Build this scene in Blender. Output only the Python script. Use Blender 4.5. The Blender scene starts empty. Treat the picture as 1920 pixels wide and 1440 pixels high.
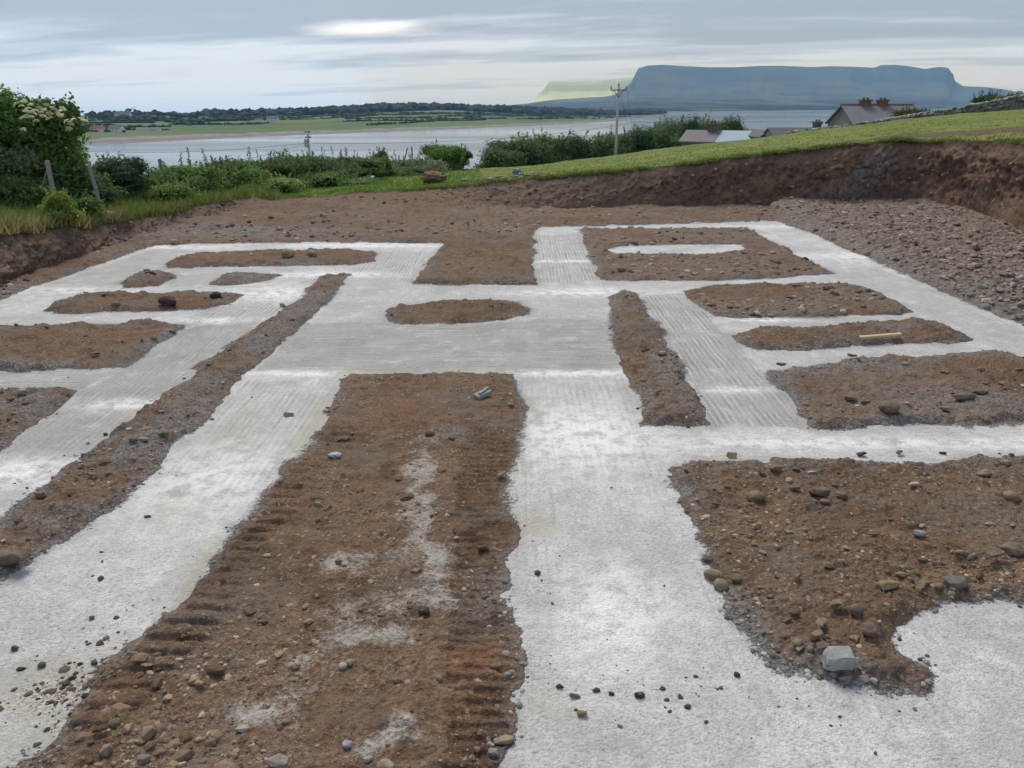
import bpy, bmesh, math, random
import numpy as np
from mathutils import Vector, Matrix

SC = bpy.context.scene
COL = SC.collection
rnd = random.Random(7)
rng = np.random.default_rng(11)

# ------------------------------------------------------------------ camera
CAMZ = 3.0
FPX = 1430.0                       # focal length in pixels of a 1920 wide frame
PITCH = math.atan((720.0 - 194.0) / FPX)
cam = bpy.data.cameras.new('camera')
cam.sensor_width = 36.0
cam.lens = FPX / 1920.0 * 36.0
cam.clip_start = 0.1
cam.clip_end = 40000.0
camo = bpy.data.objects.new('camera', cam)
COL.objects.link(camo)
camo.location = (0, 0, CAMZ)
camo.rotation_euler = (math.pi / 2 - PITCH, 0, 0)
SC.camera = camo

# ------------------------------------------------------------------ light
SUN_EL = math.radians(50)
SUN_AZ = math.radians(-16)         # from +Y towards -X : ahead and a little to the left
world = bpy.data.worlds.new('World')
SC.world = world
world.use_nodes = True
sun = bpy.data.lights.new('sun', 'SUN')
sun.energy = 1.5
sun.angle = math.radians(24)
sun.color = (1.0, 0.935, 0.85)
suno = bpy.data.objects.new('sun', sun)
COL.objects.link(suno)
sd_ = Vector((math.sin(SUN_AZ) * math.cos(SUN_EL), math.cos(SUN_AZ) * math.cos(SUN_EL), math.sin(SUN_EL)))
suno.rotation_euler = sd_.to_track_quat('Z', 'Y').to_euler()
suno.location = (0, 0, 50)
SC.view_settings.view_transform = 'Standard'
SC.view_settings.look = 'None'
SC.view_settings.gamma = 1.0
SC.view_settings.use_curve_mapping = False
SC.view_settings.exposure = 1.05
SC.render.engine = 'CYCLES'
SC.cycles.use_denoising = True
SC.cycles.max_bounces = 5
SC.cycles.diffuse_bounces = 2
SC.cycles.transparent_max_bounces = 6
SC.cycles.volume_bounces = 0
SC.cycles.caustics_reflective = False
SC.cycles.caustics_refractive = False


# ------------------------------------------------------------------ node helpers
class NT:
    def __init__(self, tree):
        self.t = tree
        tree.nodes.clear()

    def n(self, kind, props=None, **inp):
        nd = self.t.nodes.new(kind)
        for k, v in (props or {}).items():
            setattr(nd, k, v)
        for k, v in inp.items():
            key = int(k[1:]) if k[0] == 'i' and k[1:].isdigit() else k.replace('_', ' ')
            self.put(nd.inputs[key], v)
        return nd

    def put(self, sock, v):
        if isinstance(v, bpy.types.NodeSocket):
            self.t.links.new(v, sock)
        elif isinstance(v, bpy.types.Node):
            self.t.links.new(v.outputs[0], sock)
        else:
            sock.default_value = v

    def math(self, op, a, b=0.0, c=0.0, clamp=False):
        nd = self.t.nodes.new('ShaderNodeMath')
        nd.operation = op
        nd.use_clamp = clamp
        self.put(nd.inputs[0], a)
        self.put(nd.inputs[1], b)
        self.put(nd.inputs[2], c)
        return nd.outputs[0]

    def mix(self, f, a, b, mode='MIX'):
        nd = self.t.nodes.new('ShaderNodeMix')
        nd.data_type = 'RGBA'
        nd.blend_type = mode
        self.put(nd.inputs[0], f)
        self.put(nd.inputs[6], a if not isinstance(a, tuple) else (*a, 1.0)[:4])
        self.put(nd.inputs[7], b if not isinstance(b, tuple) else (*b, 1.0)[:4])
        return nd.outputs[2]

    def ramp(self, f, lo, hi, a=0.0, b=1.0):
        nd = self.t.nodes.new('ShaderNodeMapRange')
        nd.interpolation_type = 'SMOOTHSTEP'
        self.put(nd.inputs[0], f)
        for i, v in enumerate((lo, hi, a, b)):
            nd.inputs[i + 1].default_value = v
        return nd.outputs[0]

    def noise(self, vec, scale, detail=4.0, rough=0.55, out=0):
        nd = self.t.nodes.new('ShaderNodeTexNoise')
        self.put(nd.inputs['Vector'], vec)
        nd.inputs['Scale'].default_value = scale
        nd.inputs['Detail'].default_value = detail
        nd.inputs['Roughness'].default_value = rough
        return nd.outputs[out]

    def vor(self, vec, scale, feature='F1', out='Distance'):
        nd = self.t.nodes.new('ShaderNodeTexVoronoi')
        nd.feature = feature
        self.put(nd.inputs['Vector'], vec)
        nd.inputs['Scale'].default_value = scale
        return nd.outputs[out]

    def scale(self, vec, s):
        nd = self.t.nodes.new('ShaderNodeVectorMath')
        nd.operation = 'MULTIPLY'
        self.put(nd.inputs[0], vec)
        nd.inputs[1].default_value = s
        return nd.outputs[0]

    def attr(self, name):
        nd = self.t.nodes.new('ShaderNodeAttribute')
        nd.attribute_name = name
        return nd

    def bump(self, height, strength, dist, normal=None):
        nd = self.t.nodes.new('ShaderNodeBump')
        nd.inputs['Strength'].default_value = strength
        nd.inputs['Distance'].default_value = dist
        self.put(nd.inputs['Height'], height)
        if normal is not None:
            self.put(nd.inputs['Normal'], normal)
        return nd.outputs[0]


def material(name):
    m = bpy.data.materials.new(name)
    m.use_nodes = True
    return m, NT(m.node_tree)


def finish(T, color, rough=0.9, normal=None, spec=0.2, extra=None):
    b = T.n('ShaderNodeBsdfPrincipled')
    T.put(b.inputs['Base Color'], color if not isinstance(color, tuple) else (*color, 1.0))
    T.put(b.inputs['Roughness'], rough)
    b.inputs['Specular IOR Level'].default_value = spec
    if normal is not None:
        T.put(b.inputs['Normal'], normal)
    for k, v in (extra or {}).items():
        T.put(b.inputs[k], v)
    o = T.n('ShaderNodeOutputMaterial')
    T.t.links.new(b.outputs[0], o.inputs['Surface'])
    return b


# ------------------------------------------------------------------ pixel <-> place
CP, SP = math.cos(PITCH), math.sin(PITCH)


def ray(px, py):
    xc, yc = (px - 960.0) / FPX, -(py - 720.0) / FPX
    return (xc, CP + yc * SP, -SP + yc * CP)


def on_plane(px, py, z=0.0):
    d = ray(px, py)
    t = (z - CAMZ) / d[2]
    return (d[0] * t, d[1] * t, z)


def at_dist(px, py, Y):
    d = ray(px, py)
    t = Y / d[1]
    return (d[0] * t, Y, CAMZ + d[2] * t)


def depth(p):
    return p[1] * CP - (p[2] - CAMZ) * SP


# ------------------------------------------------------------------ sky
T = NT(world.node_tree)
gen = T.n('ShaderNodeTexCoord').outputs['Generated']
sep = T.n('ShaderNodeSeparateXYZ', i0=gen)
dx, dy, dz = sep.outputs
zc = T.math('ADD', T.math('MAXIMUM', dz, 0.0), 0.06)
px_ = T.math('DIVIDE', dx, zc)
comb = T.n('ShaderNodeCombineXYZ', i0=px_, i1=T.math('ADD', T.math('DIVIDE', dy, zc), T.math('MULTIPLY', px_, 0.30)), i2=0.0).outputs[0]
warp = T.noise(T.scale(comb, (0.12, 0.2, 1)), 1.0, 3, 0.5, out=1)
wv = T.n('ShaderNodeVectorMath', {'operation': 'MULTIPLY_ADD'}, i0=warp, i1=(1.6, 1.6, 0.0), i2=comb).outputs[0]
c1 = T.noise(T.scale(wv, (0.15, 0.44, 1)), 1.0, 7, 0.56)
c2 = T.noise(T.scale(wv, (0.55, 1.1, 1)), 1.0, 6, 0.62)
cl = T.math('ADD', T.math('MULTIPLY', c1, 0.68), T.math('MULTIPLY', c2, 0.32))
lowness = T.ramp(dz, 0.015, 0.125, 0.11, -0.10)
v = T.math('ADD', cl, lowness)
cloudf = T.ramp(v, 0.41, 0.61)
dark = (0.31, 0.36, 0.435)
mid = (0.455, 0.535, 0.635)
brt = (0.66, 0.75, 0.855)
cc = T.mix(T.ramp(cloudf, 0.0, 0.55), dark, mid)
cc = T.mix(T.ramp(cloudf, 0.55, 1.0), cc, brt)
haze_c = T.mix(T.ramp(dz, -0.02, 0.025), (0.475, 0.59, 0.73), cc)
# the break in the cloud
g0 = ray(690, 55)
az = T.math('DIVIDE', dx, T.math('MAXIMUM', dy, 0.05))
el = T.math('DIVIDE', dz, T.math('MAXIMUM', dy, 0.05))
nz1 = T.math('MULTIPLY', T.math('SUBTRACT', T.noise(wv, 1.1, 4, 0.6), 0.5), 5.0)
ga = T.math('DIVIDE', T.math('SUBTRACT', az, g0[0] / g0[1]), 0.085)
ge = T.math('DIVIDE', T.math('SUBTRACT', el, g0[2] / g0[1]), 0.0105)
gq = T.math('ADD', T.math('MULTIPLY', ga, ga), T.math('MULTIPLY', ge, ge))
gbump = T.math('EXPONENT', T.math('MULTIPLY', gq, -0.55))
gap = T.math('MULTIPLY', T.ramp(T.math('ADD', gbump, T.math('ADD', T.math('MULTIPLY', nz1, 0.11), T.math('MULTIPLY', T.math('SUBTRACT', cl, 0.5), 0.9))), 0.42, 1.05), T.ramp(dy, 0.2, 0.4))
haze_c = T.mix(gap, haze_c, (1.05, 1.07, 1.08))
haze_c = T.mix(1.0, haze_c, T.mix(T.ramp(dz, 0.0, 0.14), (0.80, 0.875, 1.01), (0.97, 1.0, 1.03)), 'MULTIPLY')
nis = T.n('ShaderNodeTexSky', {'sky_type': 'NISHITA', 'sun_disc': False, 'sun_elevation': SUN_EL,
                               'sun_rotation': SUN_AZ, 'altitude': 30.0})
bg1 = T.n('ShaderNodeBackground', Color=nis.outputs[0], Strength=0.05)
bg2 = T.n('ShaderNodeBackground', Color=haze_c, Strength=0.65)
mixs = T.n('ShaderNodeMixShader', i0=0.9)
T.put(mixs.inputs[1], bg1.outputs[0])
T.put(mixs.inputs[2], bg2.outputs[0])
wo = T.n('ShaderNodeOutputWorld')
T.t.links.new(mixs.outputs[0], wo.inputs['Surface'])


# ------------------------------------------------------------------ numpy noise
def _h(ix, iy, iz, seed):
    h = (ix.astype(np.int64) * 374761393 + iy.astype(np.int64) * 668265263 + iz * 2147483647 + seed * 1274126177) & 0xFFFFFFFF
    h = ((h ^ (h >> 13)) * 1274126177) & 0xFFFFFFFF
    h = h ^ (h >> 16)
    return (h & 0xFFFFFF).astype(np.float64) / float(0xFFFFFF) * 2.0 - 1.0


def vn(x, y, seed=0):
    x0, y0 = np.floor(x), np.floor(y)
    fx, fy = x - x0, y - y0
    u, w = fx * fx * fx * (fx * (fx * 6 - 15) + 10), fy * fy * fy * (fy * (fy * 6 - 15) + 10)
    ix, iy = x0.astype(np.int64), y0.astype(np.int64)
    a, b = _h(ix, iy, 0, seed), _h(ix + 1, iy, 0, seed)
    c, d = _h(ix, iy + 1, 0, seed), _h(ix + 1, iy + 1, 0, seed)
    return (a * (1 - u) + b * u) * (1 - w) + (c * (1 - u) + d * u) * w


def fbm(x, y, f, o=4, seed=0, gain=0.5):
    x, y = np.asarray(x, float), np.asarray(y, float)
    s, a, tot = 0.0, 1.0, 0.0
    ca, sa = math.cos(0.6), math.sin(0.6)
    X, Y = x * f, y * f
    for k in range(o):
        s = s + a * vn(X, Y, seed + k * 17)
        tot += a
        a *= gain
        X, Y = (X * ca - Y * sa) * 2.03 + 3.1, (X * sa + Y * ca) * 2.03 + 1.7
    return s / tot


def ss(lo, hi, v):
    t = np.clip((v - lo) / (hi - lo), 0, 1)
    return t * t * (3 - 2 * t)


# ------------------------------------------------------------------ object helpers
def props(o, label=None, cat=None, group=None, kind=None):
    if label:
        o['label'] = label
    if cat:
        o['category'] = cat
    if group:
        o['group'] = group
    if kind:
        o['kind'] = kind
    return o


def link(name, me, mat=None, parent=None):
    o = bpy.data.objects.new(name, me)
    COL.objects.link(o)
    if mat is not None and me is not None and not me.materials:
        me.materials.append(mat)
    if parent is not None:
        o.parent = parent
    return o


def empty(name, loc=(0, 0, 0), rz=0.0):
    o = bpy.data.objects.new(name, None)
    COL.objects.link(o)
    o.location = loc
    o.rotation_euler = (0, 0, rz)
    o.empty_display_size = 0.2
    return o


def np_mesh(name, V, F, smooth=True, attrs=None):
    """V (n,3), F (m,k) arrays, all faces k-sided"""
    me = bpy.data.meshes.new(name)
    V = np.ascontiguousarray(V, dtype=np.float32)
    F = np.ascontiguousarray(F, dtype=np.int32)
    k = F.shape[1]
    me.vertices.add(len(V))
    me.vertices.foreach_set('co', V.ravel())
    me.loops.add(F.size)
    me.loops.foreach_set('vertex_index', F.ravel())
    me.polygons.add(len(F))
    me.polygons.foreach_set('loop_start', np.arange(0, F.size, k, dtype=np.int32))
    me.polygons.foreach_set('use_smooth', np.full(len(F), smooth, dtype=bool))
    for an, arr in (attrs or {}).items():
        at = me.attributes.new(an, 'FLOAT_COLOR', 'POINT')
        at.data.foreach_set('color', np.ascontiguousarray(arr, dtype=np.float32).ravel())
    me.update(calc_edges=True)
    me.validate()
    return me


def grid_faces(nr, nc):
    i = np.arange(nr * nc).reshape(nr, nc)
    return np.stack([i[:-1, :-1], i[:-1, 1:], i[1:, 1:], i[1:, :-1]], -1).reshape(-1, 4)


def subset(V, F, attrs, fmask):
    f = F[fmask]
    u, inv = np.unique(f, return_inverse=True)
    return V[u], inv.reshape(f.shape), {k: a[u] for k, a in attrs.items()}


def box(bm, c, s, rz=0.0, rx=0.0, ry=0.0):
    r = bmesh.ops.create_cube(bm, size=1.0)
    M = Matrix.Translation(c) @ Matrix.Rotation(rz, 4, 'Z') @ Matrix.Rotation(ry, 4, 'Y') @ Matrix.Rotation(rx, 4, 'X') @ Matrix.Diagonal((*s, 1))
    bmesh.ops.transform(bm, matrix=M, verts=r['verts'])
    return r['verts']


def bm_obj(name, bm, mat, parent=None, smooth=False):
    me = bpy.data.meshes.new(name)
    bm.to_mesh(me)
    bm.free()
    if smooth:
        me.polygons.foreach_set('use_smooth', [True] * len(me.polygons))
    return link(name, me, mat, parent)


def tube(path, radii, seg=6):
    path = [Vector(p) for p in path]
    V, F = [], []
    for i, p in enumerate(path):
        t = (path[min(i + 1, len(path) - 1)] - path[max(i - 1, 0)]).normalized()
        a = t.cross(Vector((0, 0, 1)) if abs(t.z) < 0.9 else Vector((1, 0, 0))).normalized()
        b = t.cross(a)
        r = radii[i] if hasattr(radii, '__len__') else radii
        for k in range(seg):
            an = 2 * math.pi * k / seg
            V.append(tuple(p + a * (math.cos(an) * r) + b * (math.sin(an) * r)))
    for i in range(len(path) - 1):
        for k in range(seg):
            k2 = (k + 1) % seg
            F.append((i * seg + k, i * seg + k2, (i + 1) * seg + k2, (i + 1) * seg + k))
    n = len(path)
    F.append(tuple(range(seg - 1, -1, -1)))
    F.append(tuple((n - 1) * seg + k for k in range(seg)))
    return V, F


def py_mesh(name, V, F, smooth=False):
    me = bpy.data.meshes.new(name)
    me.from_pydata(V, [], F)
    me.update()
    if smooth:
        me.polygons.foreach_set('use_smooth', [True] * len(me.polygons))
    return me


def merge(parts):
    V, F = [], []
    for v, f in parts:
        o = len(V)
        V += list(v)
        F += [tuple(i + o for i in q) for q in f]
    return V, F


# ------------------------------------------------------------------ materials
def ground_material():
    m, T = material('site_ground')
    P = T.n('ShaderNodeNewGeometry').outputs['Position']
    a1, a2, a3 = T.attr('A1'), T.attr('A2'), T.attr('A3')
    s1 = T.n('ShaderNodeSeparateColor', i0=a1.outputs['Color']).outputs
    s2 = T.n('ShaderNodeSeparateColor', i0=a2.outputs['Color']).outputs
    s3 = T.n('ShaderNodeSeparateColor', i0=a3.outputs['Color']).outputs
    soil, grey, dust, red = s1[0], s1[1], s1[2], a1.outputs['Alpha']
    rub, cg, sx, sy = s2[0], s2[1], s2[2], a2.outputs['Alpha']
    yel, spot, tone, dirt = s3[0], s3[1], s3[2], a3.outputs['Alpha']
    nb = T.noise(P, 1.1, 3, 0.6)
    nm = T.noise(P, 6.0, 4, 0.65)
    nf = T.noise(P, 38.0, 3, 0.7)
    nh = T.noise(P, 140.0, 2, 0.7)
    # ---- soil
    col = T.mix(T.ramp(nm, 0.33, 0.66), (0.132, 0.081, 0.052), (0.285, 0.186, 0.120))
    col = T.mix(T.ramp(nb, 0.35, 0.7), col, T.mix(T.ramp(nf, 0.3, 0.7), (0.19, 0.115, 0.070), (0.365, 0.248, 0.160)))
    col = T.mix(T.ramp(nf, 0.25, 0.75, 0.0, 0.55), T.mix(0.5, col, (0.062, 0.04, 0.028)), col)
    col = T.mix(T.math('MULTIPLY', sx, 0.75), col, T.mix(1.0, col, (0.60, 0.56, 0.53), 'MULTIPLY'))
    col = T.mix(T.ramp(T.noise(P, 0.55, 3, 0.6), 0.52, 0.66, 0.0, 0.55), col, T.mix(1.0, col, (0.62, 0.58, 0.56), 'MULTIPLY'))
    col = T.mix(T.ramp(T.noise(P, 0.9, 4, 0.65), 0.50, 0.64, 0.0, 0.6), col, T.mix(nf, (0.105, 0.085, 0.07), (0.25, 0.205, 0.165)))
    # light chips of stone in the soil
    vc = T.n('ShaderNodeTexVoronoi', Vector=P, Scale=26.0)
    vr = T.n('ShaderNodeSeparateColor', i0=vc.outputs['Color']).outputs[0]
    chip = T.math('MULTIPLY', T.ramp(vr, 0.80, 0.84), T.ramp(vc.outputs['Distance'], 0.32, 0.45, 1.0, 0.0))
    vc2 = T.n('ShaderNodeTexVoronoi', Vector=P, Scale=62.0)
    vr2 = T.n('ShaderNodeSeparateColor', i0=vc2.outputs['Color']).outputs[1]
    chip2 = T.math('MULTIPLY', T.ramp(vr2, 0.74, 0.8), T.ramp(vc2.outputs['Distance'], 0.3, 0.45, 1.0, 0.0))
    chips = T.math('MAXIMUM', chip, chip2)
    chips = T.math('MULTIPLY', chips, T.ramp(T.noise(P, 2.3, 3, 0.6), 0.38, 0.62))
    col = T.mix(T.math('MULTIPLY', chips, 0.75), col, T.mix(vr2, (0.30, 0.235, 0.165), (0.42, 0.37, 0.30)))
    # red clay
    col = T.mix(T.math('MULTIPLY', red, T.ramp(nm, 0.3, 0.62)), col, T.mix(nf, (0.135, 0.065, 0.038), (0.30, 0.155, 0.078)))
    # ochre clay crusts
    col = T.mix(T.math('MULTIPLY', yel, T.ramp(T.noise(P, 9.0, 4, 0.6), 0.5, 0.6)), col, (0.34, 0.245, 0.135))
    # mauve-brown shattered rock
    vk = T.n('ShaderNodeTexVoronoi', Vector=T.scale(P, (1.0, 1.0, 2.2)), Scale=9.0)
    vkc = T.n('ShaderNodeSeparateColor', i0=vk.outputs['Color']).outputs[0]
    rk = T.mix(vkc, (0.175, 0.13, 0.105), (0.38, 0.305, 0.25))
    rk = T.mix(T.ramp(nf, 0.3, 0.7), T.mix(0.45, rk, (0.08, 0.06, 0.05)), rk)
    col = T.mix(T.math('MULTIPLY', rub, 0.85), col, rk)
    # grey stone dust over soil
    gcol = T.mix(T.ramp(nf, 0.3, 0.7), (0.085, 0.085, 0.088), (0.30, 0.295, 0.285))
    gm = T.math('MULTIPLY', grey, T.ramp(T.math('ADD', nm, T.math('MULTIPLY', nf, 0.4)), 0.45, 0.85))
    col = T.mix(T.math('MULTIPLY', gm, 0.9), col, gcol)
    # white spill
    dn = T.math('ADD', T.math('MULTIPLY', nm, 1.6), T.math('ADD', T.math('MULTIPLY', nf, 1.1), T.math('MULTIPLY', T.noise(P, 2.6, 3, 0.6), 1.8)))
    dm = T.math('MULTIPLY', T.ramp(T.math('ADD', dust, T.math('SUBTRACT', dn, 2.25)), 0.30, 1.05), T.ramp(dust, 0.0, 0.35, 0.0, 0.85))
    col = T.mix(dm, col, T.mix(nf, (0.26, 0.235, 0.20), (0.60, 0.57, 0.52)))
    # ---- crushed stone / lean concrete in the trenches
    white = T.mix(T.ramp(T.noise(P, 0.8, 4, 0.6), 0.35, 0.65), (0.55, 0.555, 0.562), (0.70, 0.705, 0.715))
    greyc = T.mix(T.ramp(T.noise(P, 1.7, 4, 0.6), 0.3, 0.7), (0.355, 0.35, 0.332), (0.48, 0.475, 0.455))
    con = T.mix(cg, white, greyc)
    sp = T.n('ShaderNodeTexVoronoi', Vector=P, Scale=55.0)
    spr = T.n('ShaderNodeSeparateColor', i0=sp.outputs['Color']).outputs[0]
    con = T.mix(T.ramp(spr, 0.55, 1.0, 0.0, 0.55), con, T.mix(0.65, con, (0.20, 0.20, 0.205)))
    con = T.mix(T.math('MULTIPLY', T.ramp(nh, 0.50, 0.68), 0.42), con, (0.30, 0.30, 0.305))
    con = T.mix(T.ramp(nf, 0.3, 0.52, 0.38, 0.0), con, (0.29, 0.29, 0.295))
    con = T.mix(T.math('MULTIPLY', T.ramp(nm, 0.62, 0.44), 0.24), con, (0.36, 0.36, 0.36))
    con = T.mix(T.math('MULTIPLY', T.ramp(T.noise(P, 3.2, 5, 0.7), 0.52, 0.75), 0.5), con, (0.80, 0.80, 0.81))
    gs = T.noise(P, 85.0, 1, 0.5)
    con = T.mix(T.math('MULTIPLY', T.ramp(gs, 0.60, 0.72), 0.42), con, (0.17, 0.17, 0.172))
    con = T.mix(T.math('MULTIPLY', T.ramp(T.noise(P, 24.0, 2, 0.6), 0.58, 0.72), 0.38), con, (0.26, 0.26, 0.262))
    con = T.mix(T.math('MULTIPLY', T.ramp(T.noise(P, 1.9, 4, 0.65), 0.48, 0.66), 0.42), con, (0.36, 0.36, 0.35))
    # bucket-teeth lines
    xyz = T.n('ShaderNodeSeparateXYZ', i0=P).outputs
    wob = T.math('MULTIPLY', T.noise(T.scale(P, (0.5, 0.5, 1)), 2.0, 3, 0.6), 0.9)
    wv3 = T.n('ShaderNodeVectorMath', {'operation': 'MULTIPLY_ADD'}, i0=T.noise(P, 0.7, 2, 0.5, out=1), i1=(0.10, 0.10, 0.0), i2=P).outputs[0]
    lx = T.math('SUBTRACT', T.noise(T.scale(wv3, (0.7, 21.0, 1)), 1.0, 3, 0.65), 0.5)
    ly = T.math('SUBTRACT', T.noise(T.scale(wv3, (22.0, 0.6, 1)), 1.0, 3, 0.65), 0.5)
    sinx = T.math('MULTIPLY', T.math('SINE', T.math('ADD', T.math('MULTIPLY', xyz[1], 84.0), T.math('MULTIPLY', wob, 9.0))), 0.10)
    siny = T.math('MULTIPLY', T.math('SINE', T.math('ADD', T.math('MULTIPLY', xyz[0], 92.0), T.math('MULTIPLY', wob, 9.0))), 0.14)
    brk = T.ramp(T.noise(P, 3.0, 4, 0.7), 0.30, 0.62, 0.15, 1.0)
    lines = T.math('ADD', T.math('MULTIPLY', T.math('ADD', lx, sinx), sx), T.math('MULTIPLY', T.math('ADD', ly, siny), T.math('MAXIMUM', sy, T.math('MULTIPLY', T.math('SUBTRACT', 1.0, sx, clamp=True), 0.40))))
    lines = T.math('MULTIPLY', T.math('MULTIPLY', lines, brk), 5.0)
    con = T.mix(T.math('MULTIPLY', T.ramp(lines, 0.05, 1.0), 0.55), con, (0.22, 0.22, 0.215))
    con = T.mix(T.math('MULTIPLY', T.ramp(T.math('MULTIPLY', lines, -1.0), 0.2, 1.0), 0.3), con, (0.76, 0.76, 0.765))
    con = T.mix(T.math('MULTIPLY', tone, T.ramp(T.math('ADD', nm, T.math('MULTIPLY', nf, 0.4)), 0.5, 0.8)), con, (0.86, 0.86, 0.865))
    # clay smears and crumbs on the concrete
    con = T.mix(T.math('MULTIPLY', dirt, T.ramp(nf, 0.35, 0.62)), con, T.mix(nm, (0.36, 0.31, 0.22), (0.50, 0.455, 0.36)))
    con = T.mix(T.math('MULTIPLY', spot, T.ramp(T.math('ADD', nf, T.math('MULTIPLY', nh, 0.3)), 0.62, 0.78)), con, (0.09, 0.075, 0.065))
    con = T.mix(1.0, con, (1.05, 1.03, 0.995), 'MULTIPLY')
    # ---- meeting line
    edge = T.math('ADD', soil, T.math('MULTIPLY', T.math('SUBTRACT', nf, 0.5), 0.9))
    edge = T.math('ADD', edge, T.math('MULTIPLY', T.math('SUBTRACT', nm, 0.5), 0.5))
    f = T.ramp(edge, 0.36, 0.64)
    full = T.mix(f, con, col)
    hs = T.math('ADD', T.math('ADD', T.math('MULTIPLY', nm, 0.9), T.math('MULTIPLY', nf, 0.5)),
                T.math('ADD', T.math('MULTIPLY', nh, 0.12), T.math('MULTIPLY', chips, 0.18)))
    hs = T.math('ADD', hs, T.math('MULTIPLY', T.math('MULTIPLY', rub, vk.outputs['Distance']), -1.2))
    hc = T.math('ADD', T.math('MULTIPLY', nf, 0.22), T.math('ADD', T.math('MULTIPLY', nh, 0.16), T.math('MULTIPLY', sp.outputs['Distance'], -0.12)))
    hc = T.math('ADD', hc, T.math('MULTIPLY', lines, -0.10))
    hh = T.n('ShaderNodeMix', i0=f, i2=hc, i3=hs).outputs[0]
    nor = T.bump(hh, 1.0, 0.05)
    finish(T, full, 0.95, nor, 0.12)
    return m


def color_attr_material(name, rough=0.85, nscale=30.0, bump=0.01, translucent=0.0, amount=0.35):
    m, T = material(name)
    P = T.n('ShaderNodeNewGeometry').outputs['Position']
    c = T.attr('col').outputs['Color']
    nz = T.noise(P, nscale, 4, 0.65)
    c2 = T.mix(T.ramp(nz, 0.25, 0.75, amount, 0.0), c, T.mix(1.0, c, (0.45, 0.43, 0.42), 'MULTIPLY'))
    nor = T.bump(nz, 0.6, bump) if bump else None
    b = finish(T, c2, rough, nor, 0.15)
    if translucent:
        tr = T.n('ShaderNodeBsdfTranslucent', Color=c2)
        mx = T.n('ShaderNodeMixShader', i0=translucent)
        T.t.links.new(b.outputs[0], mx.inputs[1])
        T.t.links.new(tr.outputs[0], mx.inputs[2])
        out = [n for n in T.t.nodes if n.type == 'OUTPUT_MATERIAL'][0]
        T.t.links.new(mx.outputs[0], out.inputs['Surface'])
    return m


def stone_material():
    m, T = material('stone')
    oi = T.n('ShaderNodeObjectInfo')
    P = T.n('ShaderNodeNewGeometry').outputs['Position']
    c = oi.outputs['Color']
    n1 = T.noise(P, 14.0, 5, 0.65)
    n2 = T.noise(P, 70.0, 4, 0.7)
    col = T.mix(T.ramp(n1, 0.3, 0.7), T.mix(1.0, c, (0.62, 0.58, 0.55), 'MULTIPLY'), c)
    col = T.mix(T.ramp(n2, 0.3, 0.7, 0.35, 0.0), col, T.mix(1.0, col, (0.5, 0.47, 0.44), 'MULTIPLY'))
    col = T.mix(T.ramp(T.noise(P, 24.0, 3, 0.6), 0.62, 0.75, 0.0, 0.4), col, T.mix(0.5, col, (0.55, 0.5, 0.42)))
    h = T.math('ADD', n1, T.math('MULTIPLY', n2, 0.45))
    finish(T, col, 0.9, T.bump(h, 0.8, 0.015), 0.2)
    return m


def plain(name, color, rough=0.85, var=0.25, scale=3.0, bump=0.0, spec=0.25, stretch=None):
    m, T = material(name)
    P = T.n('ShaderNodeNewGeometry').outputs['Position']
    Q = T.scale(P, stretch) if stretch else P
    nz = T.noise(Q, scale, 5, 0.65)
    c = T.mix(T.ramp(nz, 0.25, 0.75, var, 0.0), color, tuple(k * 0.45 for k in color))
    finish(T, c, rough, T.bump(nz, 0.5, bump) if bump else None, spec)
    return m


def field_material():
    m, T = material('field_grass')
    P = T.n('ShaderNodeNewGeometry').outputs['Position']
    a = T.attr('A1')
    s = T.n('ShaderNodeSeparateColor', i0=a.outputs['Color']).outputs
    n1 = T.noise(P, 0.35, 5, 0.6)
    n2 = T.noise(T.scale(P, (1, 0.5, 1)), 2.6, 5, 0.65)
    n3 = T.noise(P, 22.0, 4, 0.7)
    c = T.mix(T.ramp(n1, 0.38, 0.62), (0.125, 0.185, 0.036), (0.235, 0.245, 0.07))
    c = T.mix(T.ramp(n2, 0.3, 0.7, 0.5, 0.0), c, (0.105, 0.165, 0.034))
    c = T.mix(T.ramp(n3, 0.3, 0.7, 0.35, 0.0), c, T.mix(0.5, c, (0.05, 0.08, 0.02)))
    c = T.mix(T.math('MULTIPLY', s[1], T.ramp(n2, 0.4, 0.62)), c, (0.30, 0.245, 0.10))
    c = T.mix(T.math('MULTIPLY', T.ramp(n2, 0.55, 0.75), 0.35), c, (0.27, 0.25, 0.10))
    br = T.mix(T.ramp(n3, 0.3, 0.7), (0.085, 0.055, 0.038), (0.20, 0.135, 0.09))
    c = T.mix(T.ramp(T.math('ADD', s[0], T.math('MULTIPLY', T.math('SUBTRACT', n2, 0.5), 0.8)), 0.42, 0.6), c, br)
    h = T.math('ADD', T.math('MULTIPLY', n2, 1.0), T.math('MULTIPLY', n3, 0.4))
    finish(T, c, 0.95, T.bump(h, 0.8, 0.12), 0.1)
    return m


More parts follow.
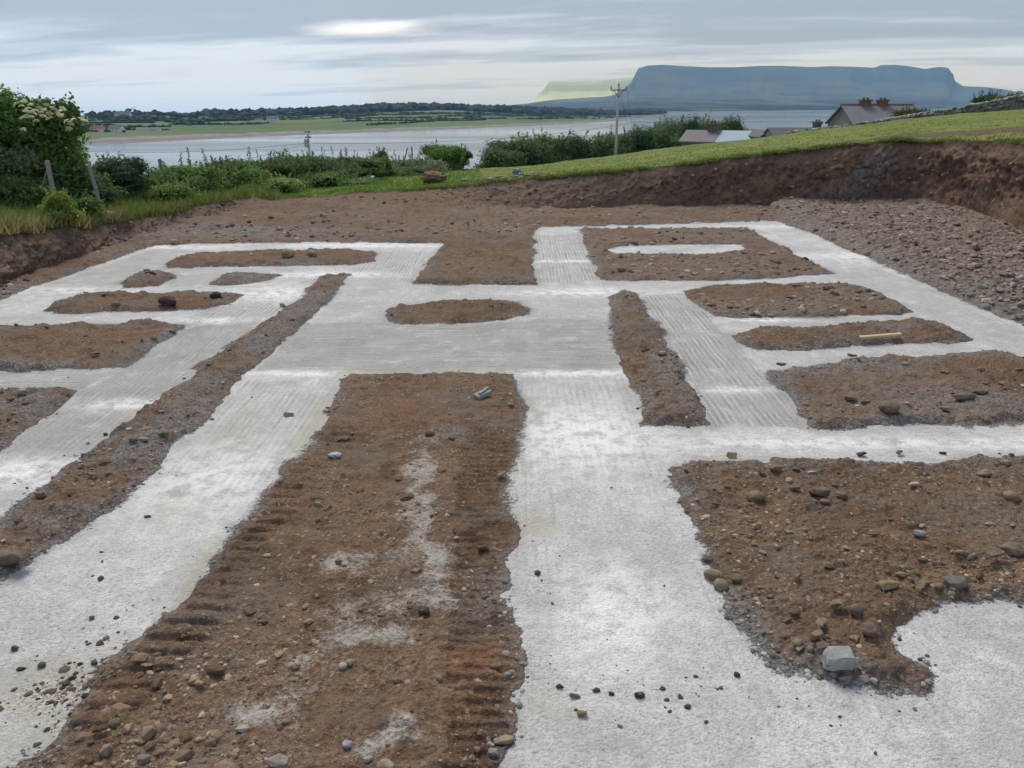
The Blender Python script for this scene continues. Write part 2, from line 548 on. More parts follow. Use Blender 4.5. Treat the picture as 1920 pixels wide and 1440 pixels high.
def bank_material():
    m, T = material('cut_earth')
    P = T.n('ShaderNodeNewGeometry').outputs['Position']
    a = T.attr('A1')
    s = T.n('ShaderNodeSeparateColor', i0=a.outputs['Color']).outputs   # height fraction, grey rock, light soil
    n1 = T.noise(T.scale(P, (0.7, 0.7, 1.6)), 1.3, 5, 0.65)
    n2 = T.noise(P, 7.0, 6, 0.7)
    n3 = T.noise(P, 40.0, 4, 0.7)
    c = T.mix(T.ramp(n1, 0.33, 0.66), (0.19, 0.118, 0.083), (0.36, 0.235, 0.162))
    c = T.mix(T.ramp(n2, 0.3, 0.7), T.mix(0.55, c, (0.095, 0.060, 0.048)), c)
    ns = T.noise(T.scale(P, (5.0, 5.0, 0.7)), 1.0, 4, 0.65)
    c = T.mix(T.ramp(ns, 0.35, 0.65, 0.6, 0.0), c, T.mix(1.0, c, (0.50, 0.45, 0.45), 'MULTIPLY'))
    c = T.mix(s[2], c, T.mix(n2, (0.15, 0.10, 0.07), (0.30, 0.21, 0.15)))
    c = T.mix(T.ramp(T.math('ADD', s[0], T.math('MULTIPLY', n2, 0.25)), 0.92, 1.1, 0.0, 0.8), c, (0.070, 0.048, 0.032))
    vk = T.n('ShaderNodeTexVoronoi', Vector=P, Scale=11.0)
    vr = T.n('ShaderNodeSeparateColor', i0=vk.outputs['Color']).outputs[0]
    st = T.math('MULTIPLY', T.ramp(vr, 0.86, 0.9), T.ramp(vk.outputs['Distance'], 0.25, 0.42, 1.0, 0.0))
    c = T.mix(T.math('MULTIPLY', st, 0.6), c, (0.27, 0.22, 0.17))
    c = T.mix(T.math('MULTIPLY', s[1], T.ramp(n2, 0.40, 0.62)), c, T.mix(vr, (0.075, 0.078, 0.08), (0.36, 0.36, 0.36)))
    h = T.math('ADD', T.math('ADD', T.math('MULTIPLY', n2, 1.0), T.math('MULTIPLY', n3, 0.35)), T.math('MULTIPLY', st, 0.25))
    finish(T, c, 0.97, T.bump(h, 0.9, 0.10), 0.1)
    return m


def shore_material():
    m, T = material('far_shore')
    P = T.n('ShaderNodeNewGeometry').outputs['Position']
    a = T.attr('A1')
    s = T.n('ShaderNodeSeparateColor', i0=a.outputs['Color']).outputs   # beach, rough pasture
    vo = T.n('ShaderNodeTexVoronoi', Vector=T.scale(P, (1.0, 0.75, 0.0)), Scale=0.0065)
    vr = T.n('ShaderNodeSeparateColor', i0=vo.outputs['Color']).outputs
    n1 = T.noise(P, 0.012, 5, 0.65)
    n2 = T.noise(P, 0.07, 5, 0.7)
    c = T.mix(vr[0], (0.060, 0.105, 0.042), (0.125, 0.18, 0.066))
    c = T.mix(T.ramp(vr[1], 0.66, 0.8, 0.0, 0.8), c, (0.15, 0.16, 0.075))
    c = T.mix(T.ramp(n2, 0.35, 0.65, 0.5, 0.0), c, T.mix(0.5, c, (0.03, 0.055, 0.025)))
    c = T.mix(T.math('MULTIPLY', s[1], T.ramp(n1, 0.35, 0.6)), c, (0.115, 0.155, 0.062))
    b = T.mix(T.ramp(n2, 0.35, 0.65), (0.165, 0.15, 0.145), (0.29, 0.27, 0.26))
    c = T.mix(T.ramp(T.math('ADD', s[0], T.math('MULTIPLY', T.math('SUBTRACT', n2, 0.5), 0.4)), 0.35, 0.65), c, b)
    wr = T.math('MULTIPLY', s[2], T.ramp(n2, 0.38, 0.55))
    c = T.mix(wr, c, (0.075, 0.07, 0.065))
    finish(T, c, 0.95, None, 0.1)
    return m


def mountain_material(name, low, high, cliff, wood):
    m, T = material(name)
    g = T.n('ShaderNodeNewGeometry')
    P = g.outputs['Position']
    xyz = T.n('ShaderNodeSeparateXYZ', i0=P).outputs
    nz = T.n('ShaderNodeSeparateXYZ', i0=g.outputs['Normal']).outputs[2]
    n1 = T.noise(P, 0.0016, 6, 0.65)
    n2 = T.noise(P, 0.006, 5, 0.7)
    n3 = T.noise(T.scale(P, (1.0, 0.25, 0.12)), 0.010, 4, 0.7)
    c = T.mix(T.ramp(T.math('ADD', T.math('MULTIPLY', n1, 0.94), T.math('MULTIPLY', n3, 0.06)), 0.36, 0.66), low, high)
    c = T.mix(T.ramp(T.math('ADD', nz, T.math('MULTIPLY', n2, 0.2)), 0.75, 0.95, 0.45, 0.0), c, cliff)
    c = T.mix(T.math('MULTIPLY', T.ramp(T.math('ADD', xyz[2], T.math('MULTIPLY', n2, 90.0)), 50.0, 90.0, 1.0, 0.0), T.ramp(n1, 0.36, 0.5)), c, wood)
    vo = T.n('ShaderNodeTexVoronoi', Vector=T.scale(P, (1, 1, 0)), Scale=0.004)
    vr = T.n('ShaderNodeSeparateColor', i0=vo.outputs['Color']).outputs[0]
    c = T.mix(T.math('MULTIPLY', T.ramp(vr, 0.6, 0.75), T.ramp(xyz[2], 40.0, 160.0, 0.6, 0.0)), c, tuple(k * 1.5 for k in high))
    finish(T, c, 0.95, None, 0.05)
    return m


def water_material():
    m, T = material('sea_water')
    P = T.n('ShaderNodeNewGeometry').outputs['Position']
    n1 = T.noise(T.scale(P, (0.35, 1.0, 1)), 0.02, 5, 0.6)
    n2 = T.noise(T.scale(P, (0.5, 1.0, 1)), 0.35, 4, 0.6)
    n0 = T.noise(T.scale(P, (0.12, 1.0, 1)), 0.006, 4, 0.6)
    r = T.ramp(n0, 0.35, 0.65, 0.08, 0.20)
    h = T.math('ADD', T.math('MULTIPLY', n1, 2.0), T.math('MULTIPLY', n2, 0.6))
    finish(T, (0.055, 0.075, 0.085), r, T.bump(h, 0.012, 1.0), 0.5, {'IOR': 1.33})
    return m


M = {
    'ground': ground_material(),
    'stone': stone_material(),
    'pebble': color_attr_material('pebble', 0.9, 40.0, 0.01),
    'leaf': color_attr_material('leaf', 0.6, 3.0, 0.0, 0.5, 0.12),
    'grass': color_attr_material('grass_blade', 0.7, 2.0, 0.0, 0.3, 0.2),
    'farleaf': color_attr_material('far_foliage', 0.9, 0.15, 0.0, 0.0, 0.5),
    'field': field_material(),
    'bank': bank_material(),
    'shore': shore_material(),
    'water': water_material(),
    'mount': mountain_material('mountain', (0.030, 0.046, 0.060), (0.075, 0.095, 0.085), (0.030, 0.033, 0.044), (0.014, 0.024, 0.030)),
    'pale_mount': mountain_material('sunlight_painted_mountain', (0.47, 0.58, 0.28), (0.56, 0.66, 0.34), (0.40, 0.47, 0.29), (0.42, 0.53, 0.26)),  # far mesa: sunshine through the cloud break is put into these pale colours
    'bark': plain('bark', (0.10, 0.08, 0.06), 0.95, 0.6, 12.0, 0.02),
    'post': plain('weathered_post', (0.30, 0.28, 0.24), 0.9, 0.6, 9.0, 0.01, stretch=(4, 4, 0.6)),
    'pole': plain('pole_timber', (0.50, 0.49, 0.465), 0.9, 0.5, 3.0, 0.01, stretch=(4, 4, 0.4)),
    'polecon': plain('pole_metal', (0.13, 0.13, 0.13), 0.6, 0.3, 5.0),
    'wire': plain('wire', (0.10, 0.10, 0.105), 0.5, 0.1, 3.0),
    'plank': plain('sawn_timber', (0.62, 0.49, 0.29), 0.75, 0.4, 6.0, 0.004, stretch=(1, 14, 14)),
    'concrete': plain('old_concrete', (0.33, 0.325, 0.31), 0.9, 0.4, 16.0, 0.012),
    'plastic': plain('grey_sheet', (0.17, 0.19, 0.25), 0.45, 0.5, 6.0, 0.01, 0.5),
    'scrap': plain('pale_scrap', (0.34, 0.40, 0.46), 0.5, 0.4, 9.0, 0.01, 0.4),
    'slate_mauve': plain('mauve_slate', (0.175, 0.155, 0.165), 0.75, 0.3, 4.0, stretch=(0.5, 0.5, 3)),
    'slate_grey': plain('grey_slate', (0.175, 0.175, 0.195), 0.75, 0.4, 2.0, stretch=(0.5, 0.5, 3)),
    'slate_dark': plain('dark_slate', (0.115, 0.115, 0.12), 0.8, 0.35, 3.0, stretch=(0.5, 0.5, 3)),
    'tin_blue': plain('pale_blue_sheeting', (0.27, 0.37, 0.44), 0.6, 0.15, 1.0, stretch=(6, 0.3, 0.3)),
    'render_grey': plain('grey_render', (0.235, 0.215, 0.205), 0.95, 0.3, 1.5),
    'render_white': plain('white_render', (0.72, 0.72, 0.70), 0.9, 0.15, 0.6),
    'brick_red': plain('red_brick', (0.24, 0.105, 0.075), 0.9, 0.4, 6.0),
    'pot': plain('mossy_cap', (0.17, 0.14, 0.095), 0.95, 0.4, 6.0),
    'tile_red': plain('red_tile', (0.42, 0.115, 0.075), 0.8, 0.25, 0.8),
    'ridge_red': plain('red_ridge', (0.30, 0.13, 0.11), 0.8, 0.3, 4.0),
    'glass': plain('window_glass', (0.04, 0.045, 0.05), 0.15, 0.1, 1.0, spec=0.5),
    'white_paint': plain('white_paint', (0.78, 0.78, 0.76), 0.6, 0.15, 3.0),
    'flower': plain('cream_flower', (0.84, 0.80, 0.50), 0.8, 0.25, 9.0),
    'clod': plain('earth_clod', (0.235, 0.15, 0.095), 0.97, 0.7, 5.0, 0.05),
}

# ------------------------------------------------------------------ layout of the site (outlines on the floor)
ISL = {   # soil left between the trenches
    'A': [(655, 703), (626, 745), (602, 800), (562, 850), (522, 900), (482, 940), (444, 1000), (402, 1060), (352, 1110),
          (292, 1160), (252, 1210), (212, 1250), (160, 1310), (112, 1370), (55, 1420), (-40, 1500), (-200, 1640), (-200, 1750), (940, 1750),
          (960, 1440), (985, 1370), (985, 1250), (972, 1180), (945, 1100), (945, 1050), (975, 1010), (962, 950), (972, 900), (970, 830),
          (978, 760), (962, 700), (850, 697), (740, 700)],
    'B': [(1265, 885), (1300, 865), (1450, 862), (1700, 868), (1920, 862), (2500, 850), (2500, 1135), (1920, 1135), (1850, 1130),
          (1760, 1132), (1700, 1145), (1670, 1180), (1690, 1215), (1740, 1250), (1757, 1265), (1735, 1277), (1680, 1287), (1620, 1287),
          (1560, 1277), (1510, 1262), (1450, 1245), (1415, 1225), (1390, 1180), (1370, 1130), (1340, 1090), (1315, 1050), (1300, 1000),
          (1280, 950), (1264, 910)],
    'C': [(1140, 555), (1165, 545), (1195, 552), (1217, 590), (1252, 640), (1285, 690), (1313, 740), (1340, 796), (1262, 801), (1216, 797),
          (1192, 740), (1165, 690), (1155, 640), (1147, 590)],
    'D': [(1445, 700), (1500, 690), (1600, 676), (1750, 668), (1860, 658), (1930, 674), (2050, 715), (2300, 800), (1920, 797), (1700, 799),
          (1530, 803), (1490, 760), (1455, 722)],
    'E': [(1375, 632), (1420, 616), (1540, 615), (1640, 608), (1700, 602), (1760, 608), (1832, 640), (1780, 646), (1680, 646), (1600, 651),
          (1500, 660), (1420, 656), (1387, 646)],
    'F': [(1280, 545), (1330, 535), (1460, 533), (1590, 532), (1650, 550), (1716, 586), (1660, 590), (1560, 591), (1430, 597), (1335, 595),
          (1303, 567)],
    'G': [(1090, 430), (1250, 430), (1400, 427), (1450, 455), (1510, 485), (1562, 513), (1480, 520), (1350, 525), (1200, 528), (1125, 527),
          (1107, 480)],
    'J': [(724, 583), (750, 571), (830, 568), (920, 562), (970, 565), (990, 578), (985, 591), (940, 601), (860, 608), (760, 608), (728, 600)],
    'K': [(600, 517), (655, 512), (642, 535), (602, 575), (562, 610), (512, 650), (482, 685), (442, 720), (402, 765), (352, 810), (312, 860),
          (272, 900), (222, 950), (160, 990), (100, 1022), (40, 1062), (-20, 1110), (-260, 1260), (-420, 1260), (-100, 1035), (0, 968),
          (30, 943), (80, 913), (130, 868), (180, 838), (230, 798), (290, 753), (350, 708), (400, 668), (450, 630), (500, 600), (560, 560)],
    'L': [(315, 490), (380, 476), (450, 473), (540, 471), (620, 471), (702, 473), (697, 490), (660, 498), (560, 498), (430, 501), (305, 503)],
    'Mm': [(220, 532), (260, 512), (320, 511), (332, 520), (300, 538), (230, 541)],
    'N': [(393, 532), (420, 515), (470, 512), (532, 514), (500, 526), (440, 536)],
    'O': [(75, 584), (120, 565), (180, 553), (280, 553), (400, 550), (462, 553), (430, 571), (380, 581), (250, 584), (130, 588)],
    'P': [(-400, 625), (0, 613), (100, 610), (250, 607), (352, 608), (332, 630), (290, 655), (240, 686), (150, 691), (0, 695), (-500, 705)],
    'Q': [(-600, 760), (0, 730), (80, 727), (152, 735), (120, 765), (60, 806), (0, 850), (-400, 1060)],
}
HOLE = [(1143, 471), (1160, 462), (1250, 459), (1392, 459), (1402, 470), (1362, 476), (1250, 478), (1160, 478)]
OUTER = [(-700, 870), (-300, 670), (-100, 600), (0, 562), (50, 545), (120, 520), (200, 490), (290, 460), (400, 457), (600, 455), (833, 456),
         (776, 532), (900, 535), (1001, 535), (1003, 427), (1200, 422), (1450, 415), (1500, 430), (1570, 460), (1640, 490), (1700, 515),
         (1780, 553), (1850, 580), (1920, 610), (2100, 690), (2500, 880)]


def W(poly, z=0.0):
    return np.array([on_plane(a, b, z)[:2] for a, b in poly])


ISLW = {k: W(p) for k, p in ISL.items()}
HOLEW = W(HOLE)
OUTW = np.vstack([W(OUTER), [[16, 1.0], [16, -3.0], [-16, -3.0], [-16, 1.0]]])
ISL_H = {'A': 0.02, 'B': 0.045, 'C': 0.045, 'D': 0.045, 'E': 0.05, 'F': 0.04, 'G': 0.04, 'J': 0.04, 'K': 0.035, 'L': 0.05, 'Mm': 0.05, 'N': 0.03,
         'O': 0.05, 'P': 0.04, 'Q': 0.04}


def sdf(x, y, poly, far=3.0):
    """signed distance, positive inside; -far away from the polygon"""
    out = np.full(x.shape, -far)
    lo, hi = poly.min(0) - far, poly.max(0) + far
    sel = (x > lo[0]) & (x < hi[0]) & (y > lo[1]) & (y < hi[1])
    if not sel.any():
        return out
    X, Y = x[sel], y[sel]
    d2 = np.full(X.shape, 1e18)
    ins = np.zeros(X.shape, bool)
    n = len(poly)
    for i in range(n):
        a, b = poly[i], poly[(i + 1) % n]
        e = b - a
        wx, wy = X - a[0], Y - a[1]
        t = np.clip((wx * e[0] + wy * e[1]) / (e @ e + 1e-12), 0, 1)
        d2 = np.minimum(d2, (wx - e[0] * t) ** 2 + (wy - e[1] * t) ** 2)
        c = ((a[1] <= Y) & (b[1] > Y)) | ((b[1] <= Y) & (a[1] > Y))
        with np.errstate(divide='ignore', invalid='ignore'):
            xi = a[0] + (Y - a[1]) * e[0] / (e[1] if abs(e[1]) > 1e-9 else 1e-9)
        ins ^= c & (X < xi)
    d = np.sqrt(d2)
    out[sel] = np.maximum(np.where(ins, d, -d), -far)
    return out


def blob(x, y, px, py, rx, ry, z=0.0):
    """soft spot on the floor around the place seen at px,py ; radii in metres"""
    p = on_plane(px, py, z)
    return np.exp(-(((x - p[0]) / rx) ** 2 + ((y - p[1]) / ry) ** 2))


ZONES = {  # concrete zones: (outline, grey, lines across, lines along)
    'mid': ([(478, 695), (560, 606), (720, 606), (860, 612), (1000, 600), (1145, 598), (1165, 695), (960, 700)], 1.0, 0.9, 0.0),
    'mid2': ([(600, 570), (690, 510), (780, 535), (1000, 537), (1140, 550), (1145, 600), (990, 600), (720, 606), (590, 606)], 0.30, 0.35, 0.35),
    'lft': ([(352, 608), (480, 606), (400, 670), (230, 798), (100, 895), (0, 905), (0, 850), (150, 745), (240, 686)], 1.0, 0.0, 0.6),
    'lfth': ([(-400, 705), (0, 696), (150, 692), (240, 690), (150, 735), (0, 730), (-500, 760)], 0.75, 0.8, 0.0),
    'tl': ([(60, 545), (290, 466), (420, 474), (330, 500), (200, 545), (70, 560)], 0.65, 0.0, 0.2),
    'tl2': ([(320, 505), (420, 503), (560, 503), (540, 515), (380, 535), (320, 540)], 0.5, 0.2, 0.0),
    'dg': ([(460, 555), (600, 515), (560, 560), (480, 606), (360, 606), (380, 582)], 0.35, 0.0, 1.0),
    'tlr': ([(700, 470), (815, 470), (775, 532), (660, 512)], 0.35, 0.0, 1.0),
    'gl': ([(1003, 440), (1092, 440), (1122, 527), (1001, 530)], 0.45, 0.3, 1.0),
    'rt': ([(1200, 555), (1285, 550), (1335, 600), (1385, 650), (1450, 720), (1520, 803), (1345, 798), (1285, 690), (1217, 590)], 0.80, 0.0, 1.0),
    'rr': ([(1560, 520), (1640, 500), (1720, 530), (1930, 625), (1930, 670), (1830, 640), (1716, 586), (1640, 545)], 0.45, 0.1, 0.5),
    'rh1': ([(1335, 598), (1560, 592), (1716, 588), (1760, 606), (1640, 606), (1420, 614)], 0.45, 0.4, 0.0),
    'rh2': ([(1400, 658), (1600, 653), (1830, 643), (1860, 656), (1600, 674), (1450, 698)], 0.40, 0.4, 0.0),
    'rh0': ([(1150, 540), (1400, 530), (1562, 515), (1600, 530), (1330, 533), (1200, 552)], 0.25, 0.3, 0.2),
    'fl': ([(460, 715), (625, 715), (520, 900), (440, 1000), (300, 900), (350, 815)], 0.12, 0.0, 0.8),
    'cn': ([(975, 705), (1165, 700), (1200, 790), (1250, 870), (1260, 900), (975, 900)], 0.1, 0.2, 0.7),
    'hz': ([(1200, 805), (2000, 803), (2000, 860), (1280, 860)], 0.0, 0.4, 0.0),
}
ZONEW = {k: W(z[0]) for k, z in ZONES.items()}
PLAT = W([(1440, 398), (1462, 418), (1500, 430), (1640, 490), (1920, 610), (2500, 880), (2700, 760), (1990, 420), (1780, 372), (1600, 364), (1490, 372)])
SMEAR = [(W([(790, 845), (795, 900), (768, 1000), (790, 1045), (700, 1058), (612, 1064)]), 0.12, 0.72), (W([(790, 1045), (800, 1115), (720, 1140), (670, 1190), (585, 1240)]), 0.16, 0.72),
         (W([(545, 1330), (470, 1345)]), 0.10, 0.8), (W([(740, 1385), (690, 1395)]), 0.07, 0.7), (W([(640, 1150), (700, 1165)]), 0.22, 0.5)]
RLANE = W([(815, 1600), (818, 1250), (822, 1050), (850, 900), (872, 800), (985, 800), (985, 1000), (970, 1050), (1000, 1200), (1000, 1600)])
LLANE = W([(600, 790), (690, 800), (650, 870), (560, 1000), (480, 1120), (330, 1330), (160, 1500), (-200, 1600), (-60, 1440), (200, 1250), (440, 1000)])


def site(x, y, full=True):
    """height of the excavation floor and what it is made of"""
    wx = x + 0.10 * fbm(x, y, 1.7, 3, 1) + 0.055 * fbm(x, y, 7.0, 4, 2)
    wy = y + 0.10 * fbm(x, y, 1.9, 3, 3) + 0.055 * fbm(x, y, 8.0, 4, 4)
    sds = {k: sdf(wx, wy, p, 1.2) for k, p in ISLW.items()}
    hole = sdf(wx, wy, HOLEW, 1.2)
    sds['G'] = np.minimum(sds['G'], -hole)
    outer = -sdf(wx, wy, OUTW, 12.0)
    plat = sdf(wx, wy, PLAT, 3.0)
    names = list(sds)
    st = np.stack([sds[k] for k in names] + [outer])
    reg = st.argmax(0)
    s = st.max(0)                                     # >0 in soil
    hi = np.array([ISL_H[k] for k in names] + [0.05])[reg]
    lump = fbm(x, y, 2.6, 4, 21)
    med = fbm(x, y, 9.0, 4, 22)
    fine = fbm(x, y, 31.0, 3, 23)
    wsoft = 0.03 + 0.13 * ss(-0.15, 0.45, fbm(x, y, 0.9, 3, 19))
    soil = np.clip(0.5 + 0.5 * s / wsoft, 0, 1)
    body = ss(-0.02, 0.12, s)
    isA = (reg == names.index('A'))
    z = body * hi
    plm = ss(-0.15, 0.7, plat) * (reg == len(names))
    plM = ss(-0.05, 0.12, plat) * (reg == len(names))
    z = z + plM * 0.22 * ss(0.0, 0.75, s) * (0.8 + 0.5 * fbm(x, y, 0.5, 3, 37))
    rough = body * np.where(isA, 0.6, 1.0)
    z = z + rough * (0.050 * lump + 0.030 * np.abs(med) * 1.3 + 0.014 * fine)
    z = z + plm * (0.09 * np.abs(fbm(x, y, 3.5, 3, 31)) + 0.06 * np.abs(fbm(x, y, 11.0, 3, 32)))
    og = (reg == len(names)) * ss(0.25, 1.2, s) * (1 - plm)
    z = z + og * (0.045 * fbm(x, y, 0.8, 3, 35) + 0.04 * np.abs(fbm(x, y * 1.6, 2.2, 4, 36)))
    lfm = ss(0.12, -0.03, x / np.maximum(y, 0.5)) * ss(14.0, 17.0, y)
    z = z + og * lfm * (0.10 * np.maximum(fbm(x, y * 1.3, 0.55, 3, 38), -0.2) + 0.10 * np.abs(fbm(x, y * 1.5, 1.3, 4, 39)))
    # narrow ridges are humped
    for k, hh in (('C', 0.02), ('K', 0.012), ('E', 0.02), ('L', 0.015), ('Mm', 0.05), ('O', 0.02), ('J', 0.015), ('N', 0.015)):
        z = z + (reg == names.index(k)) * hh * ss(0.02, 0.42, s) * (0.8 + 0.5 * lump)
    # crumbly lip
    lip = np.exp(-((s - 0.10) / 0.07) ** 2)
    z = z + lip * 0.035 * np.maximum(fbm(x, y, 6.0, 3, 41), 0) * np.where(isA, 0.3, 1.0)
    # crawler tracks on the long plot
    lnR = ss(0.0, 0.09, sdf(wx, wy, RLANE, 1.0)) * isA * body
    lnL = ss(0.0, 0.2, sdf(wx, wy, LLANE, 1.0)) * isA * ss(-0.02, 0.05, s)
    lane = np.maximum(lnR, 0.5 * lnL)
    cut = np.sin(2 * np.pi * (y + 0.02 * x) / 0.085 + 1.2 * fbm(x, y, 0.9, 2, 51))
    cutL = np.sin(2 * np.pi * (y + 0.05 * x) / 0.135 + 1.2 * fbm(x, y, 0.8, 2, 54))
    z = z + lnL * 0.013 * np.tanh(3.0 * cutL + 1.2) * (0.7 + 0.8 * fbm(x, y, 1.6, 2, 55))
    z = z + lnR * (0.0075 * np.tanh(2.0 * cut) * (0.85 + 0.9 * fbm(x, y, 2.2, 2, 52)) - 0.022)
    # trench floor
    con = 1 - body
    z = z + con * (0.012 * fbm(x, y, 1.3, 3, 61) + 0.005 * fbm(x, y, 7.0, 3, 62) + 0.0035 * fbm(x, y, 26.0, 3, 63))
    if not full:
        return z, s, reg, names
    grey = np.exp(-(np.maximum(s - 0.03, 0) / (0.07 + 0.22 * ss(-0.1, 0.5, fbm(x, y, 0.7, 3, 72)))) ** 2) * ss(-0.35, 0.35, fbm(x, y, 0.8, 3, 71) + 0.2) * np.where(isA, 0.45, 1.0)
    pg = lambda px, py, rx, ry: blob(x, y, px, py, rx, ry)
    grey = np.maximum.reduce([grey, pg(1850, 765, 1.1, 0.45), pg(1600, 690, 0.6, 0.25), pg(1780, 660, 0.9, 0.25), pg(120, 985, 0.30, 0.22),
                              0.9 * pg(60, 765, 0.9, 0.5), pg(330, 720, 0.35, 0.5), pg(640, 525, 0.3, 0.5), pg(470, 520, 1.0, 0.4),
                              pg(260, 525, 0.6, 0.4), 0.8 * pg(1350, 872, 0.45, 0.16), 0.8 * pg(1700, 872, 1.2, 0.10), pg(1250, 700, 0.25, 0.8),
                              0.8 * pg(1160, 580, 0.3, 0.5), 0.8 * pg(855, 820, 0.14, 0.25), pg(470, 440, 2.6, 0.6), 0.8 * pg(960, 1110, 0.25, 0.35),
                              0.7 * pg(680, 640, 0.2, 0.3), pg(1740, 1245, 0.16, 0.10), 0.8 * pg(1850, 570, 1.5, 0.7), 0.9 * pg(1680, 620, 0.6, 0.2),
                              0.7 * pg(1330, 770, 0.15, 0.3), 0.6 * pg(640, 740, .12, .25)])
    kside = ss(0.0, 0.25, sdf(wx + 0.33, wy, ISLW['K'], 1.2)) < 0.5
    grey = np.maximum(grey, (reg == names.index('K')) * kside * 0.9 * ss(-0.35, 0.25, fbm(x, y, 0.6, 3, 73)))
    # grey fines banked against the platform
    grey = np.maximum(grey, plM * np.exp(-(np.maximum(s - 0.10, 0) / 0.38) ** 2) * 0.9)
    dust = np.zeros_like(x)
    if isA.any():
        for path, wd, am in SMEAR:
            dd = np.full(x.shape, 9.0)
            for (a_, b_) in zip(path[:-1], path[1:]):
                e_ = b_ - a_
                t_ = np.clip(((wx - a_[0]) * e_[0] + (wy - a_[1]) * e_[1]) / (e_ @ e_), 0, 1)
                dd = np.minimum(dd, np.hypot(wx - a_[0] - e_[0] * t_, wy - a_[1] - e_[1] * t_))
            dust = np.maximum(dust, am * np.exp(-(dd / (wd * (1.35 + 0.9 * fbm(x, y, 2.4, 2, 97)))) ** 2))
        dust = dust * isA
    red = np.maximum.reduce([pg(900, 1240, 0.22, 0.20), 0.8 * pg(750, 770, 0.35, 0.25), 0.6 * pg(880, 1320, 0.2, 0.1), 0.5 * pg(200, 1330, 0.1, 0.3)]) * isA
    yel = np.maximum.reduce([pg(820, 1300, 0.12, 0.12), 0.8 * pg(830, 1240, 0.15, 0.06), 0.5 * pg(300, 1400, 0.1, 0.06)]) * isA
    rub = np.maximum(plM * 0.95, (reg == len(names)) * np.maximum.reduce([0.42 * ss(-0.1, 0.35, fbm(x, y, 0.5, 3, 83) + 0.1), 0.9 * pg(450, 442, 3.0, 0.9), 0.6 * pg(760, 440, 1.2, 0.7), 0.8 * pg(940, 432, 0.9, 0.8), 0.55 * pg(1000, 400, 3.0, 1.2), 0.5 * pg(1420, 400, 2.0, 1.0), 0.5 * pg(650, 410, 2.0, 1.2)]))
    for k in ('F', 'G', 'D'):
        rub = np.maximum(rub, (reg == names.index(k)) * ss(0.0, 0.4, fbm(x, y, 0.7, 3, 82) + 0.25) * 0.4)
    cg = np.zeros_like(x)
    sx = np.zeros_like(x)
    sy = np.zeros_like(x)
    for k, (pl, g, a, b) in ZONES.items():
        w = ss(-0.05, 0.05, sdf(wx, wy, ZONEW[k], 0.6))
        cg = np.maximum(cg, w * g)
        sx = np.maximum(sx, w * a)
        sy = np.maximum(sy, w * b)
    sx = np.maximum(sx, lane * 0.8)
    # loose darker stone along the foot of the soil
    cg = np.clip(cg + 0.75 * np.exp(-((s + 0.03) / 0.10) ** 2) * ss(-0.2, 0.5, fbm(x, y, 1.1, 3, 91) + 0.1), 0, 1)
    dirt = np.maximum.reduce([pg(120, 1290, 0.45, 0.28), pg(1010, 985, 0.14, 0.20), 0.8 * pg(1040, 1330, 0.18, 0.12), 0.6 * pg(450, 800, 0.4, 0.8),
                              0.6 * pg(330, 960, 0.35, 0.4), 0.6 * pg(20, 1390, 0.3, 0.2)])
    edgeA = np.exp(-((sds['A'] + 0.06) / 0.13) ** 2)
    dirt = np.maximum(dirt, 0.8 * edgeA * ss(-0.1, 0.3, fbm(x, y, 2.0, 2, 95)))
    spot = np.maximum.reduce([pg(120, 1300, 0.22, 0.14), 0.45 * pg(1010, 1110, 0.12, 0.2), 0.25 * pg(1150, 1280, 0.3, 0.12), 0.5 * pg(1000, 1250, 0.12, 0.15)])
    A1 = np.stack([soil, grey, dust, red], -1)
    A2 = np.stack([rub, cg, sx, sy], -1)
    bright = np.maximum.reduce([pg(240, 758, 0.5, 0.15), pg(40, 885, 0.5, 0.3), pg(520, 550, 0.8, 0.6), pg(620, 515, 1.2, 0.25), pg(1080, 700, 1.0, 0.12), pg(560, 700, 0.6, 0.12),
                                0.9 * pg(1620, 480, 1.0, 0.5), 0.9 * pg(1090, 548, 1.2, 0.3), pg(1060, 490, 0.9, 0.15), 0.9 * pg(1430, 600, 0.6, 0.12), pg(700, 460, 2.0, 0.3),
                                0.8 * pg(120, 545, 0.8, 0.3), 0.9 * pg(400, 600, 0.6, 0.15), 0.9 * pg(1380, 730, 0.4, 0.12), pg(1090, 820, 0.8, 0.8), 0.8 * pg(1600, 830, 3.0, 0.15),
                                0.8 * pg(400, 900, 0.7, 0.9), 0.8 * pg(1150, 1150, 0.4, 0.5), 0.7 * pg(1450, 425, 1.0, 0.3), 0.8 * pg(300, 463, 1.5, 0.3)])
    A3 = np.stack([yel, spot, bright, dirt], -1)
    return z, s, reg, names, A1, A2, A3


# ------------------------------------------------------------------ the edge of the excavation, the field beyond
def line_az(pts):
    P = np.array(pts)
    a = P[:, 0] / P[:, 1]
    o = np.argsort(a)
    return a[o], P[o]


